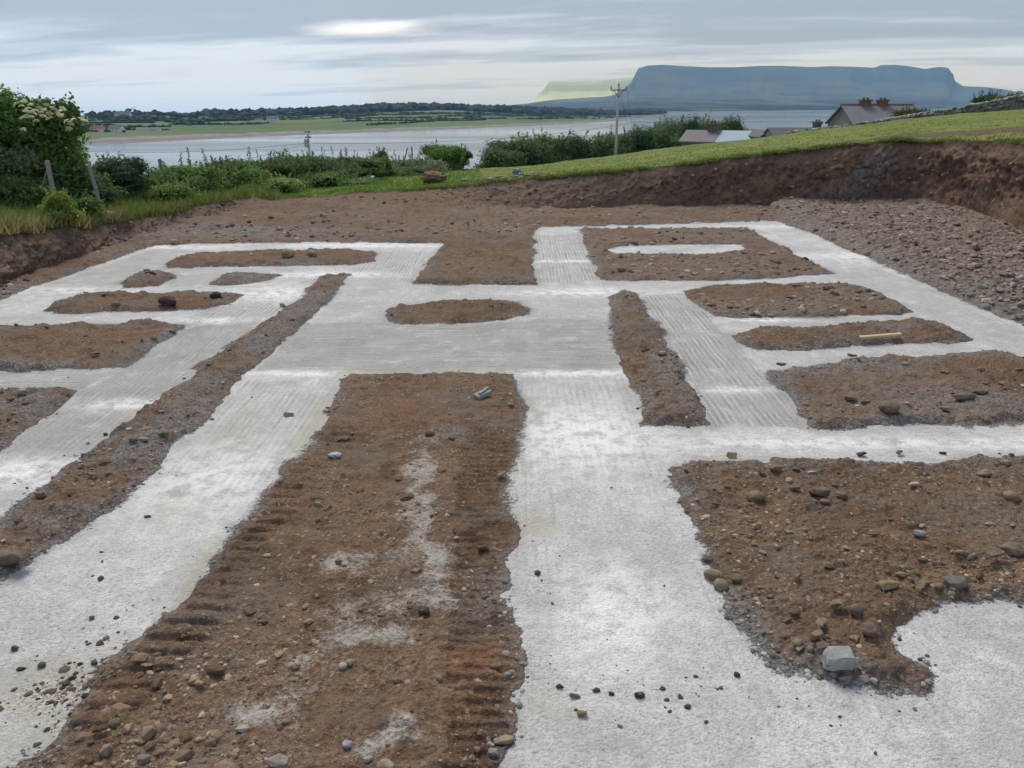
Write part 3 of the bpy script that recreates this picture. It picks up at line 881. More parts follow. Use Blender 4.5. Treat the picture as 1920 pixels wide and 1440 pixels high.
BOT = [(-700, 800), (-300, 655), (-100, 585), (0, 543), (100, 503), (180, 476), (250, 453), (330, 430), (420, 408), (480, 398), (560, 392),
       (650, 392), (760, 392), (860, 394), (960, 395), (1060, 395), (1200, 392), (1350, 388), (1500, 379), (1600, 371), (1700, 372), (1780, 384),
       (1850, 398), (1920, 422), (2000, 455), (2150, 520), (2500, 700)]
TOP = [(-700, 560, 1.4), (-300, 480, 1.2), (-100, 442, 0.95), (0, 428, 0.9), (100, 424, 0.85), (200, 415, 0.8), (270, 407, 0.8), (330, 398, 0.9), (390, 380, 1.0),
       (440, 369, 1.1), (500, 371, 1.8), (600, 366, 2.6), (700, 358, 2.6), (780, 353, 2.2), (850, 348, 1.8), (900, 342, 1.6), (1000, 333, 1.4),
       (1100, 324, 1.2), (1200, 314, 1.0), (1300, 306, 0.9), (1400, 291, 0.8), (1500, 280, 0.7), (1600, 269, 0.7), (1700, 260, 0.7),
       (1800, 263, 0.8), (1920, 266, 0.9), (2000, 274, 0.9), (2150, 292, 0.9), (2500, 340, 0.9)]
CREST = [(-700, 440, 15), (-300, 415, 16), (0, 393, 18), (100, 390, 19), (200, 383, 21), (300, 375, 23.5), (400, 366, 26), (500, 356, 29), (600, 345, 32.5),
         (700, 335, 36), (800, 325, 40), (880, 317, 45), (1000, 311, 50), (1157, 291, 58), (1250, 277, 60), (1320, 269, 61), (1400, 262, 62),
         (1500, 247, 62), (1600, 236, 62), (1700, 223, 62), (1800, 213, 60), (1920, 205, 56), (2100, 190, 52), (2500, 175, 46)]
botP = []
for a, b in BOT:
    botP.append(on_plane(a, b, 0.34 if a > 1540 else (0.34 * max(0, (a - 1460) / 80.0))))
topP = []
bA, bP = line_az(botP)
for a, b, setb in TOP:
    r_ = ray(a, b)
    azv = r_[0] / r_[1]
    Yb = np.interp(azv, bA, bP[:, 1])
    topP.append(at_dist(a, b, Yb + setb))
tA, tP = line_az(topP)
cA, cP = line_az([at_dist(a, b, d) for a, b, d in CREST])
SEA = -28.0


def edge(azv):
    yb, zb = np.interp(azv, bA, bP[:, 1]), np.interp(azv, bA, bP[:, 2])
    yt, zt = np.interp(azv, tA, tP[:, 1]), np.interp(azv, tA, tP[:, 2])
    yc, z_c = np.interp(azv, cA, cP[:, 1]), np.interp(azv, cA, cP[:, 2])
    j = 0.10 * fbm(azv * 25.0, azv * 0 + 3.3, 1.0, 4, 5)
    lf = ss(-0.22, -0.38, azv)
    j2 = (0.22 + 0.10 * lf) * fbm(azv * 30.0, azv * 0 + 9.3, 1.0, 4, 6) + 0.30 * lf * fbm(azv * 14.0, azv * 0 + 5.1, 1.0, 3, 7)
    zt = zt + lf * 0.10 * fbm(azv * 22.0, azv * 0 + 2.2, 1.0, 3, 9)
    zt = zt + 0.07 * fbm(azv * 45.0, azv * 0 + 4.4, 1.0, 4, 10)
    return yb + j, zb, yt + j2, zt, yc, z_c


def field_z(azv, Y):
    azv, Y = np.asarray(azv, float), np.asarray(Y, float)
    yb, zb, yt, zt, yc, z_c = edge(azv)
    u = np.clip((Y - yt) / np.maximum(yc - yt, 0.5), 0, 1)
    zf = zt + (z_c - zt) * u
    dr = np.maximum(Y - yc, 0)
    zd = z_c - 0.16 * dr - 0.0016 * dr * dr
    z = np.where(Y > yc, zd, zf)
    X = azv * Y
    z = z + ss(0.0, 0.08, u) * (0.05 * fbm(X, Y, 0.7, 3, 101) + 0.025 * fbm(X, Y, 2.5, 2, 102))
    return np.maximum(z, SEA - 1.5)


def field_hit(px, py, y0=15.0, y1=75.0):
    d = ray(px, py)
    Yq = np.linspace(y0, y1, 400)
    azq = d[0] / d[1]
    yt_ = edge(np.full(400, azq))[2]
    dz_ = field_z(np.full(400, azq), Yq) - (CAMZ + d[2] / d[1] * Yq)
    ok_ = (dz_ > 0) & (Yq >= yt_)
    Yh = Yq[np.argmax(ok_)] if ok_.any() else Yq[np.argmin(np.abs(dz_) + 10 * (Yq < yt_))]
    return (azq * Yh, Yh, float(field_z(azq, Yh)))


GM = M['ground']
# floor mesh
NC, NR = 980, 760
azs = np.concatenate([-np.geomspace(5.0, 1.13, 44), np.linspace(-1.12, 1.12, NC), np.geomspace(1.13, 5.0, 44)])
NC = len(azs)
pys = np.concatenate([np.array([4400., 4000., 3600., 3200., 2900., 2700., 2500., 2300.]), np.linspace(2100, 1480, 40, endpoint=False), np.linspace(1480, 352, NR - 40)])
Ys = np.array([on_plane(960, p)[1] for p in pys])
AZ, YY = np.meshgrid(azs, Ys)
gx, gy = (AZ * YY).ravel(), YY.ravel()
z, s_, reg, rnames, A1, A2, A3 = site(gx, gy)
# let the floor rise into the foot of the bank
ybv, zbv = np.interp(AZ.ravel(), bA, bP[:, 1]), np.interp(AZ.ravel(), bA, bP[:, 2])
foot = np.exp(-np.maximum(ybv - gy, 0) / 0.5)
z = z + foot * 0.04 * (0.6 + fbm(gx, gy, 1.5, 3, 111))
V = np.stack([gx, gy, z], -1)
F = grid_faces(len(Ys), NC)
fy = gy[F].mean(1)
fyb = ybv[F].mean(1)
keep = fy < fyb + 0.5
fs = s_[F].mean(1)
fr = reg[F[:, 0]]
AT = {'A1': A1, 'A2': A2, 'A3': A3}


def floor_piece(name, mask):
    v, f, a = subset(V, F, AT, mask & keep)
    if not len(f):
        return None
    o = link(name, np_mesh(name, v, f, True, a), GM)
    return props(o, kind='structure')


floor_piece('trench_floor', fs <= 0)
for i, k in enumerate(rnames):
    floor_piece('soil_plot', (fs > 0) & (fr == i))
fpl = sdf(gx, gy, PLAT, 3.0)[F[:, 0]] > 0
floor_piece('ground', (fs > 0) & (fr == len(rnames)) & ~fpl)
floor_piece('rubble_platform', (fs > 0) & (fr == len(rnames)) & fpl)


def ground_z(x, y):
    a = site(np.array([x]), np.array([y]), False)
    return float(a[0][0])


# bank
nt = 46
baz = np.concatenate([-np.geomspace(5.0, 1.13, 60), np.linspace(-1.12, 1.05, 1500), np.geomspace(1.055, 5.0, 60)])
naz = len(baz)
yb, zb, yt, zt, yc, z_c = edge(baz)
tt = np.linspace(-0.12, 1.0, nt)[:, None]
steep = ss(0.05, 0.35, baz)[None, :]                    # right half is a clean vertical cut
prof = np.clip(tt, 0, 1)
hgt = np.where(steep > 0.5, prof, prof)
e = 0.55 * steep + 1.0 * (1 - steep)
yprof = np.clip(tt, 0, 1) ** 1.0
Yg = yb[None, :] + (yt - yb)[None, :] * (yprof * (1 - 0.25 * steep * np.sin(np.pi * yprof))) + np.where(tt < 0, tt * 1.2, 0)
Zg = zb[None, :] + (zt - zb)[None, :] * hgt ** (0.8) + np.where(tt < 0, tt * 3.2, 0)
Xg = baz[None, :] * Yg
H = (zt - zb)[None, :]
env = np.sin(np.pi * np.clip(prof, 0.0, 1.0)) ** 0.6
arc = np.cumsum(np.hypot(np.diff(baz * yb, prepend=baz[0] * yb[0]), np.diff(yb, prepend=yb[0])))[None, :] + 0 * Zg
dsp = 0.22 * fbm(arc, Zg * 1.2, 0.9, 4, 121) + 0.13 * np.abs(fbm(arc, Zg, 3.0, 4, 122)) + 0.09 * fbm(arc, Zg * 1.3, 9.0, 3, 123)
amp = np.clip(H, 0.25, 1.2) * env * (1 + 0.9 * ss(-0.25, -0.4, baz)[None, :])
bx_, by_ = np.gradient(baz * yb), np.gradient(yb)
kk_ = np.ones(61) / 61
bx_, by_ = np.convolve(bx_, kk_, 'same'), np.convolve(by_, kk_, 'same')
ln_ = np.hypot(bx_, by_)
nx_, ny_ = by_ / ln_, -bx_ / ln_
Yg = Yg + dsp * amp * ny_[None]
Zg = Zg + 0.10 * fbm(arc, Yg * 2, 2.2, 4, 124) * env * np.clip(H, 0.2, 1.0) + 0.04 * fbm(arc, Yg * 2, 8.0, 3, 125) * env
Xg = Xg + dsp * amp * nx_[None] + 0.05 * fbm(arc, Zg, 4.0, 3, 126) * env
g_az = ray(1630, 340)[0] / ray(1630, 340)[1]
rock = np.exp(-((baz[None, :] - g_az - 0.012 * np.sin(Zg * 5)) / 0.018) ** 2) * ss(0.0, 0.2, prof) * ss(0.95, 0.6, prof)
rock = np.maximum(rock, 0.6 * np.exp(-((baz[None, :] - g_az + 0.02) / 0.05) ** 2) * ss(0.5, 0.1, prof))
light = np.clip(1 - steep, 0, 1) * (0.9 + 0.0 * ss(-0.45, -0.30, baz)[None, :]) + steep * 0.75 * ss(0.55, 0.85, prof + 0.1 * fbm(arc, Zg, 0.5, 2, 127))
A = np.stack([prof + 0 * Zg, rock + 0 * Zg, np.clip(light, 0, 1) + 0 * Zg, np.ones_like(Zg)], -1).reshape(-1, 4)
Vb = np.stack([Xg, Yg, Zg], -1).reshape(-1, 3)
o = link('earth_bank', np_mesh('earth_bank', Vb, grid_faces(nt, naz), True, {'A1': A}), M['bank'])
props(o, kind='structure')

# field
n1, n2 = 90, 50
uu = np.concatenate([np.linspace(0, 1, n1) ** 1.3, 1 + np.linspace(0, 1, n2 + 1)[1:] ** 1.6])
faz = baz[::2]
yb, zb, yt, zt, yc, z_c = edge(faz)
U = uu[:, None]
Yf = np.where(U <= 1, yt[None] + (yc - yt)[None] * U, yc[None] + (U - 1) * 240.0)
AZf = faz[None] + 0 * Yf
Zf = field_z(AZf.ravel(), Yf.ravel()).reshape(Yf.shape)
Xf = AZf * Yf


def fblob(px, py, Y, rx, ry):
    p = field_hit(px, py)
    return np.exp(-(((Xf - p[0]) / rx) ** 2 + ((Yf - p[1]) / ry) ** 2))


brown = np.maximum.reduce([0.95 * fblob(1890, 244, 41, 4.0, 3.0), 0.8 * fblob(1780, 250, 42, 3.5, 1.6), 0.75 * fblob(1690, 254, 40, 4, 1.2), 0.6 * fblob(1600, 262, 40, 3, 0.8),
                           0.9 * fblob(812, 352, 29, 1.6, 0.8), 0.55 * fblob(900, 336, 31, 2.0, 0.8), 0.8 * fblob(740, 356, 28, 1.6, 0.6)])
brown = np.maximum(brown, 0.9 * ss(0.03, 0.0, U - 0.0 * Yf) * 0.6)
dry = np.maximum.reduce([1.0 * fblob(40, 405, 15.5, 2.0, 2.0), 0.8 * fblob(420, 370, 24, 1.0, 1.0), 0.5 * fblob(1500, 262, 45, 10, 6)])
Af = np.stack([brown, dry, 0 * brown, 0 * brown + 1], -1).reshape(-1, 4)
o = link('field', np_mesh('field', np.stack([Xf, Yf, Zf], -1).reshape(-1, 3), grid_faces(len(uu), len(faz)), True, {'A1': Af}), M['field'])
props(o, kind='structure')

# sea
V_ = [(-1500, 150, SEA), (12500, 150, SEA), (12500, 13800, SEA), (1500, 13800, SEA), (400, 3600, SEA), (-1500, 1450, SEA)]
props(link('sea', py_mesh('sea', V_, [(0, 1, 2, 3, 4, 5)]), M['water']), kind='structure')

# ------------------------------------------------------------------ far shore
WATERL = [(-500, 300), (0, 284), (100, 279), (150, 276), (250, 270), (330, 266), (400, 262), (560, 254.5), (700, 249), (850, 243), (1000, 236.5), (1100, 231), (1180, 226), (1225, 221), (1250, 216)]
BEACHT = [(-500, 278), (0, 266), (100, 263), (150, 261), (250, 257.5), (330, 255), (400, 252.5), (560, 247), (700, 243), (850, 238), (1000, 232.5), (1100, 227.5), (1180, 222.5), (1225, 218.5), (1250, 215)]
RIDGE = [(-500, 222, 1500), (0, 219, 1550), (100, 218, 1550), (240, 214, 1600), (330, 216, 1600), (460, 215, 1700), (560, 211, 1900), (640, 207, 2000), (720, 201, 2100),
         (800, 201, 2150), (870, 203, 2250), (950, 204, 2400), (1050, 209, 2500), (1130, 213, 2600), (1200, 214, 2650), (1250, 213, 3000)]
wA, wP = line_az([on_plane(a, b, SEA) for a, b in WATERL])
hA, hP = line_az([on_plane(a, b, SEA + 1.6) for a, b in BEACHT])
rA, rP = line_az([at_dist(a, b, d) for a, b, d in RIDGE])


def shore_pt(azv, v):
    """v 0 waterline, 0..1 beach, 1..2 land to the ridge, 2..3 back"""
    azv, v = np.asarray(azv, float), np.asarray(v, float)
    y0, y1, y2 = np.interp(azv, wA, wP[:, 1]), np.interp(azv, hA, hP[:, 1]), np.interp(azv, rA, rP[:, 1])
    y1 = np.maximum(y1, y0 + 4)
    z2 = np.interp(azv, rA, rP[:, 2])
    z1 = SEA + 1.6
    a, b, c = np.clip(v, 0, 1), np.clip(v - 1, 0, 1), np.clip(v - 2, 0, 1)
    Y = y0 + (y1 - y0) * a + (y2 - y1) * b + c * 900
    Z = SEA - 0.4 + (z1 - SEA + 0.4) * a + (z2 - z1) * (0.25 * b + 0.75 * b ** 1.25) - c * 30
    X = azv * Y
    Z = Z + ss(0.0, 0.25, b) * (1 - 0 * c) * 3.5 * fbm(X, Y, 0.004, 3, 131) * np.clip(1.15 - b, 0, 1)
    return X, Y, Z


saz = np.linspace(-0.95, wA[-1], 420)
sv = np.concatenate([np.linspace(0, 1, 12), np.linspace(1, 2, 60)[1:], np.linspace(2, 3, 6)[1:]])
SAZ, SV = np.meshgrid(saz, sv)
X, Y, Z = shore_pt(SAZ.ravel(), SV.ravel())
beach = ss(1.06, 0.97, SV.ravel() + 0.03 * fbm(X, Y, 0.02, 3, 141))
past = ss(1.32, 1.1, SV.ravel())
wrack = np.maximum(np.exp(-((SV.ravel() - 0.12) / 0.10) ** 2), 0.6 * np.exp(-((SV.ravel() - 0.55) / 0.12) ** 2))
A = np.stack([beach, past, wrack, np.ones_like(beach)], -1)
o = link('far_shore', np_mesh('far_shore', np.stack([X, Y, Z], -1), grid_faces(len(sv), len(saz)), True, {'A1': A}), M['shore'])
props(o, kind='structure')


# ------------------------------------------------------------------ mountains
def mountain(name, sil, shore_d, ridge_d, mat, seed, n=420, prof=((0, 0), (0.3, 0.07), (0.6, 0.22), (0.80, 0.42), (0.90, 0.58), (0.955, 0.86), (1.0, 1.0))):
    P = [at_dist(a, b, ridge_d) for a, b in sil]
    A_, P_ = line_az(P)
    azv = np.linspace(A_[0], A_[-1], n)
    zr = np.interp(azv, A_, P_[:, 2])
    ds = np.interp(azv, [p[0] for p in shore_d], [p[1] for p in shore_d])
    vv = np.concatenate([np.linspace(0, 0.75, 20), np.linspace(0.75, 1.0, 36)[1:], np.linspace(1.0, 1.5, 8)[1:]])
    AA, VV = np.meshgrid(azv, vv)
    pf = np.interp(VV, [p[0] for p in prof], [p[1] for p in prof])
    Yv = ds + (ridge_d - ds) * VV
    gul = fbm(AA * 60.0, VV * 1.5, 1.0, 4, seed)
    fade = ss(0.45, 0.8, VV) * ss(1.0, 0.965, VV)
    Zv = SEA + (zr[None] - SEA) * np.clip(pf + 0.05 * gul * fade, 0, 1)
    Zv = Zv + ss(1.0, 1.05, VV) * (-40.0 * (VV - 1))
    Yv = Yv + 70.0 * fbm(AA * 40.0, AA * 0, 1.0, 4, seed + 3) * ss(0.6, 0.95, VV) * ss(1.02, 0.99, VV) * 0.6
    Zv = np.maximum(Zv + 10.0 * fbm(AA * 50, VV * 8, 1.0, 3, seed + 5) * ss(0.1, 0.3, VV) * ss(0.95, 0.8, VV), SEA - 1)
    o = link(name, np_mesh(name, np.stack([AA * Yv, Yv, Zv], -1).reshape(-1, 3), grid_faces(len(vv), n), True), mat)
    return props(o, kind='structure')


mountain('table_mountain',
         [(700, 203), (900, 200), (985, 195), (1020, 189), (1050, 186), (1100, 183), (1135, 181), (1150, 178), (1172, 165), (1183, 155), (1190, 142), (1196, 128),
          (1215, 123), (1245, 121.5), (1290, 124), (1330, 126), (1380, 126), (1420, 123.5), (1460, 123), (1520, 125.5), (1560, 124), (1600, 125), (1640, 127),
          (1652, 122), (1680, 121.5), (1705, 124), (1735, 129.5), (1750, 126.5), (1764, 125.5), (1778, 127), (1784, 136), (1789, 141), (1788, 149),
          (1795, 155), (1806, 161.5), (1850, 163.5), (1885, 168), (1905, 172), (1960, 178), (2100, 186), (2500, 192)],
         [(-0.3, 3300), (0.13, 3250), (0.21, 3350), (0.27, 3500), (0.42, 4200), (0.5, 4800), (0.63, 6500), (1.2, 7600)], 9400.0, M['mount'], 201)
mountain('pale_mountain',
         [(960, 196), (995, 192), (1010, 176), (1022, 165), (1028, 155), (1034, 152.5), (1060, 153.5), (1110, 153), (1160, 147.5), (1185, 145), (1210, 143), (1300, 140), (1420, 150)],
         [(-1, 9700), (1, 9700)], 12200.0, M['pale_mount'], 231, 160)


# ------------------------------------------------------------------ foliage
ICO1 = bmesh.new()
bmesh.ops.create_icosphere(ICO1, subdivisions=2, radius=1.0)
IV1 = np.array([v.co[:] for v in ICO1.verts])
IF1 = np.array([[v.index for v in f.verts] for f in ICO1.faces])
ICO1.free()
ICO0 = bmesh.new()
bmesh.ops.create_icosphere(ICO0, subdivisions=1, radius=1.0)
IV0 = np.array([v.co[:] for v in ICO0.verts])
IF0 = np.array([[v.index for v in f.verts] for f in ICO0.faces])
ICO0.free()


def unit(n):
    v = rng.normal(size=(n, 3))
    return v / np.linalg.norm(v, axis=1, keepdims=True)


def leaf_mesh(name, lobes, n, size, col, var=0.30, up=0.25, core=0.66, lobe_var=0.30, fill=0.34, shoots=0.13):
    L = np.array(lobes, float)
    wgt = (L[:, 3] * L[:, 5] + L[:, 4] * L[:, 5] + L[:, 3] * L[:, 4])
    idx = rng.choice(len(L), n, p=wgt / wgt.sum())
    d = unit(n)
    d[:, 2] = np.where(d[:, 2] < -0.45, -d[:, 2], d[:, 2])
    r = 1.04 - fill * rng.random(n) ** 1.6
    bumpy = 1.0 + 0.42 * fbm(d[:, 0] * 2 + idx * 3.1, d[:, 1] * 2 + d[:, 2] * 2.3, 1.9, 4, 301) + 0.22 * (rng.random(n) ** 6)
    p = L[idx, :3] + d * L[idx, 3:] * (r * bumpy)[:, None]
    ns = int(n * shoots)
    if ns:                                            # stray shoots standing out of the surface
        k_ = 14
        m_ = ns // k_
        base_i = rng.integers(0, n, m_)
        ext = (size * rng.uniform(1.0, 3.4, m_))
        dirv = d[base_i] * 0.5 + unit(m_) * 0.35 + np.array([0, 0, 0.8])
        st_ = np.repeat(p[base_i], k_, 0) + np.repeat(dirv * ext[:, None], k_, 0) * np.tile(np.linspace(0, 1, k_), m_)[:, None]
        p[:m_ * k_] = st_ + rng.normal(0, size * 0.22, st_.shape)
        idx[:m_ * k_] = np.repeat(idx[base_i], k_)
    nrm = d + unit(n) * 0.9
    nrm[:, 2] += up
    nrm /= np.linalg.norm(nrm, axis=1, keepdims=True)
    t = np.cross(nrm, unit(n))
    t /= np.linalg.norm(t, axis=1, keepdims=True) + 1e-9
    b = np.cross(nrm, t)
    sz = size * (0.6 + 0.8 * rng.random(n))[:, None]
    q = np.stack([p - t * sz * 0.5, p + b * sz * 0.3 + nrm * sz * 0.06, p + t * sz * 0.5, p - b * sz * 0.3 + nrm * sz * 0.06], 1).reshape(-1, 3)
    lob = 1 + lobe_var * rng.uniform(-1, 1, len(L))
    k = (1 + var * rng.uniform(-1, 1, n)) * lob[idx]
    c = np.array(col)[None] * k[:, None]
    hue = rng.uniform(-1, 1, n)[:, None] * np.array([[0.16, 0.05, -0.1]])
    c = np.clip(c * (1 + hue), 0.004, 1)
    c4 = np.repeat(np.concatenate([c, np.ones((n, 1))], 1), 4, 0)
    Fq = np.arange(n * 4).reshape(n, 4)
    Vs, Fs, Cs = [q], [Fq[:, [0, 1, 2]], Fq[:, [0, 2, 3]]], [c4]
    off = n * 4
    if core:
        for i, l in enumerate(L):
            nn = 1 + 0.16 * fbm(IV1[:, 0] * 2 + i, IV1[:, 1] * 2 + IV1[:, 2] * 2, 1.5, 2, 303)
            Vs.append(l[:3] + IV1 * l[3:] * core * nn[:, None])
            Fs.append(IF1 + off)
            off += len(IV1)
            Cs.append(np.tile(np.array([*(np.array(col) * 0.75), 1.0]), (len(IV1), 1)))  # core tinted darker than the leaves, shade in the crown gaps put into colour
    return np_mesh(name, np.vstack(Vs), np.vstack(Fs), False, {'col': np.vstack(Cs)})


def crown_lobes(rx, ry, z0, z1, k, seed, top=0.55):
    r = random.Random(seed)
    out = []
    h = z1 - z0
    for i in range(k):
        a = 2 * math.pi * (i / k) + r.uniform(-0.5, 0.5)
        f = r.uniform(0.25, 0.72)
        t = r.uniform(0.08, 0.84)
        wd = math.sqrt(max(0.15, 1 - ((t - 0.42) / 0.62) ** 2))
        sr = r.uniform(0.30, 0.48)
        out.append((math.cos(a) * rx * f * wd, math.sin(a) * ry * f * wd, z0 + h * t, rx * sr, ry * sr, h * r.uniform(0.16, 0.28)))
    out.append((0, 0, z0 + h * 0.42, rx * 0.68, ry * 0.68, h * 0.44))
    out.append((r.uniform(-0.2, 0.2) * rx, 0, z1 - h * 0.2, rx * 0.4, ry * 0.4, h * 0.2))
    return out


DENS = 1.7


def woody(name, px, top, Y, wpx, col, label, cat, group=None, nleaf=3500, leaf=0.09, nlobe=9, ry=None, trunk=True, seed=0, low=0.0, crownname='crown'):
    """a shrub or tree seen at px with its top at `top`, standing Y metres out"""
    p = at_dist(px, top, Y)
    azv = p[0] / Y
    zb_ = float(field_z(azv, Y))
    hgt_ = p[2] - zb_
    dep = depth((p[0], Y, zb_))
    w = wpx * dep / FPX / 2
    o = empty(name, (p[0], Y, zb_))
    props(o, label, cat, group)
    lob = crown_lobes(w, (ry or w * 0.9), low * hgt_, hgt_ * 0.99, nlobe, seed)
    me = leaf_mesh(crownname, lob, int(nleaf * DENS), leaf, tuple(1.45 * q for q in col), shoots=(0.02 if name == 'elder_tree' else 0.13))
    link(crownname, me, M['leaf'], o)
    if trunk:
        r = random.Random(seed + 5)
        parts = [tube([(0, 0, -0.3), (r.uniform(-.05, .05), 0, hgt_ * 0.3), (r.uniform(-.1, .1), 0, hgt_ * 0.7)], [0.035 * hgt_, 0.026 * hgt_, 0.008 * hgt_], 7)]
        for l in lob[:6]:
            parts.append(tube([(0, 0, hgt_ * 0.18), (l[0] * 0.5, l[1] * 0.5, l[2] * 0.65), (l[0], l[1], l[2])], [0.016 * hgt_, 0.011 * hgt_, 0.003 * hgt_], 5))
        link('trunk', py_mesh('trunk', *merge(parts), True), M['bark'], o)
    return o, lob, hgt_


G1, G2, G3, G4 = (0.105, 0.165, 0.052), (0.080, 0.128, 0.048), (0.135, 0.200, 0.055), (0.150, 0.180, 0.098)
# the elder with its cream flower heads
el, lob, eh = woody('elder_tree', 38, 183, 19.3, 232, (0.095, 0.16, 0.042), 'large dark green elder tree with flat cream flower heads at the left edge', 'tree', None, 13000, 0.11, 16, seed=3, low=0.05)


def umbel():
    q, f = [], []
    r = random.Random(99)
    for i in range(46):
        a, d = r.uniform(0, 6.283), math.sqrt(r.random()) * 0.125
        x, y, zz = math.cos(a) * d, math.sin(a) * d, 0.05 - d * d * 4.5 + r.uniform(-.008, .008)
        s = r.uniform(0.020, 0.034)
        n = len(q)
        q += [(x - s, y - s * .6, zz - .004), (x + s * .6, y - s, zz), (x + s, y + s * .6, zz - .004), (x - s * .6, y + s, zz), (x, y, zz + .014)]
        f += [(n, n + 1, n + 4), (n + 1, n + 2, n + 4), (n + 2, n + 3, n + 4), (n + 3, n, n + 4)]
    return py_mesh('flower_head', q, f)


UM = umbel()
UM.materials.append(M['flower'])
heads = [(46, 190), (58, 196), (40, 199), (72, 202), (66, 207), (50, 209), (84, 205), (62, 211), (76, 211), (48, 217), (58, 219), (44, 221), (92, 213), (104, 207), (112, 210),
         (116, 216), (68, 226), (45, 242), (124, 227), (137, 224), (152, 223), (158, 226), (128, 241), (30, 196), (86, 196), (98, 202), (10, 205), (118, 203), (53, 204), (80, 217), (92, 222), (131, 231)]
ep = el.location
for i, (a, b) in enumerate(heads):
    p = at_dist(a, b, 19.3 - rnd.uniform(0.75, 1.35) * (0.75 if a > 100 else 1))
    h = link('flower_head', UM, None, el)
    h.location = (p[0] - ep[0], p[1] - ep[1], p[2] - ep[2])
    h.rotation_euler = (rnd.uniform(0.15, 0.75), rnd.uniform(-0.25, 0.25), rnd.uniform(0, 6))
    k = rnd.uniform(0.45, 0.75)
    h.scale = (k, k, k)

BUSH = [  # px, top, Y, width, colour, n, leaf, lobes, label
    ('willow_shrub', -25, 268, 18.0, 170, G4, 4500, 0.085, 9, 'grey-green willow shrub below the elder at the left frame edge'),
    ('bramble_bush', 10, 330, 17.9, 200, G1, 6200, 0.08, 12, 'low bramble bush under the elder, left of the nearest grey post'),
    ('bramble_bush', 132, 312, 19.4, 170, G2, 6200, 0.08, 12, 'dark bramble bush between the two nearest fence posts'),
    ('hawthorn_shrub', 212, 294, 21.9, 125, (0.075, 0.115, 0.055), 6000, 0.07, 12, 'rounded dark hawthorn shrub just right of the leaning post'),
    ('nettle_clump', 104, 362, 16.0, 80, (0.17, 0.22, 0.045), 3000, 0.06, 8, 'yellow-green nettle clump on the bank edge below the first post'),
    ('nettle_clump', 372, 386, 22.4, 70, (0.20, 0.25, 0.035), 2600, 0.06, 7, 'yellow-green weed clump hanging over the low soil bank'),
    ('bramble_bush', 270, 328, 22.6, 160, G1, 5600, 0.08, 12, 'bramble bush right of the hawthorn, in front of the first far post'),
    ('bramble_bush', 345, 313, 25.0, 170, G3, 5600, 0.08, 12, 'fresh green hedge bush below the pair of thin far posts'),
    ('hedge_bush', 430, 304, 27.3, 170, G1, 5600, 0.085, 12, 'hedge bush with dark dead stalks below the last fence post'),
    ('hedge_bush', 512, 297, 29.8, 175, G1, 5800, 0.085, 13, 'dense hedge bush left of the distant line pole'),
    ('hedge_bush', 592, 294, 32.3, 170, G2, 5800, 0.09, 13, 'dense dark hedge bush right under the distant line pole'),
    ('hedge_bush', 662, 294, 34.8, 160, G1, 5400, 0.09, 12, 'hedge bush with tall dead stalks left of the dark upright shrub'),
    ('cypress_shrub', 713, 284, 37.0, 50, (0.052, 0.085, 0.044), 3400, 0.08, 7, 'dark upright cypress-like shrub standing out of the hedge'),
    ('hedge_bush', 775, 299, 39.3, 150, G4, 5200, 0.095, 12, 'pale loose hedge bush between dark upright shrub and small elder'),
    ('elder_shrub', 828, 273, 43.3, 95, (0.115, 0.195, 0.042), 4600, 0.11, 10, 'small bright green elder shrub near the gap in the hedge'),
    ('conifer_shrub', 862, 279, 44.3, 48, (0.056, 0.09, 0.044), 3200, 0.09, 7, 'dark narrow shrub closing the hedge beside the gap'),
    ('verge_bush', 150, 374, 17.3, 80, G1, 3200, 0.07, 9, 'low leafy bush in front of the leaning fence post'),
    ('verge_bush', 305, 347, 22.0, 150, (0.16, 0.225, 0.065), 3800, 0.07, 10, 'low fresh green bush at the hedge foot above the soil bank'),
    ('verge_bush', 480, 332, 27.2, 190, (0.165, 0.22, 0.07), 4200, 0.075, 11, 'low green weeds at the hedge foot left of the bright grass'),
    ('verge_bush', 735, 312, 37.6, 110, G1, 3200, 0.085, 9, 'low hedge growth at the foot of the dark upright shrub'),
    ('verge_bush', 600, 322, 31.0, 190, G1, 4200, 0.08, 11, 'low hedge growth below the line pole above the bright grass'),
]
bushes = {}
for i, (nm, a, b, Yd, w, c, n, lf, k, lb) in enumerate(BUSH):
    cat = 'weeds' if 'nettle' in nm else 'shrub'
    low = 0.0
    o_, lob_, h_ = woody(nm, a, b, Yd, w, c, lb, cat, 'hedge along the fence', n, lf, k, seed=20 + i, trunk=('nettle' not in nm), low=low,
                         crownname='foliage')
    bushes[i] = (o_, h_, w * Yd / FPX / 2)

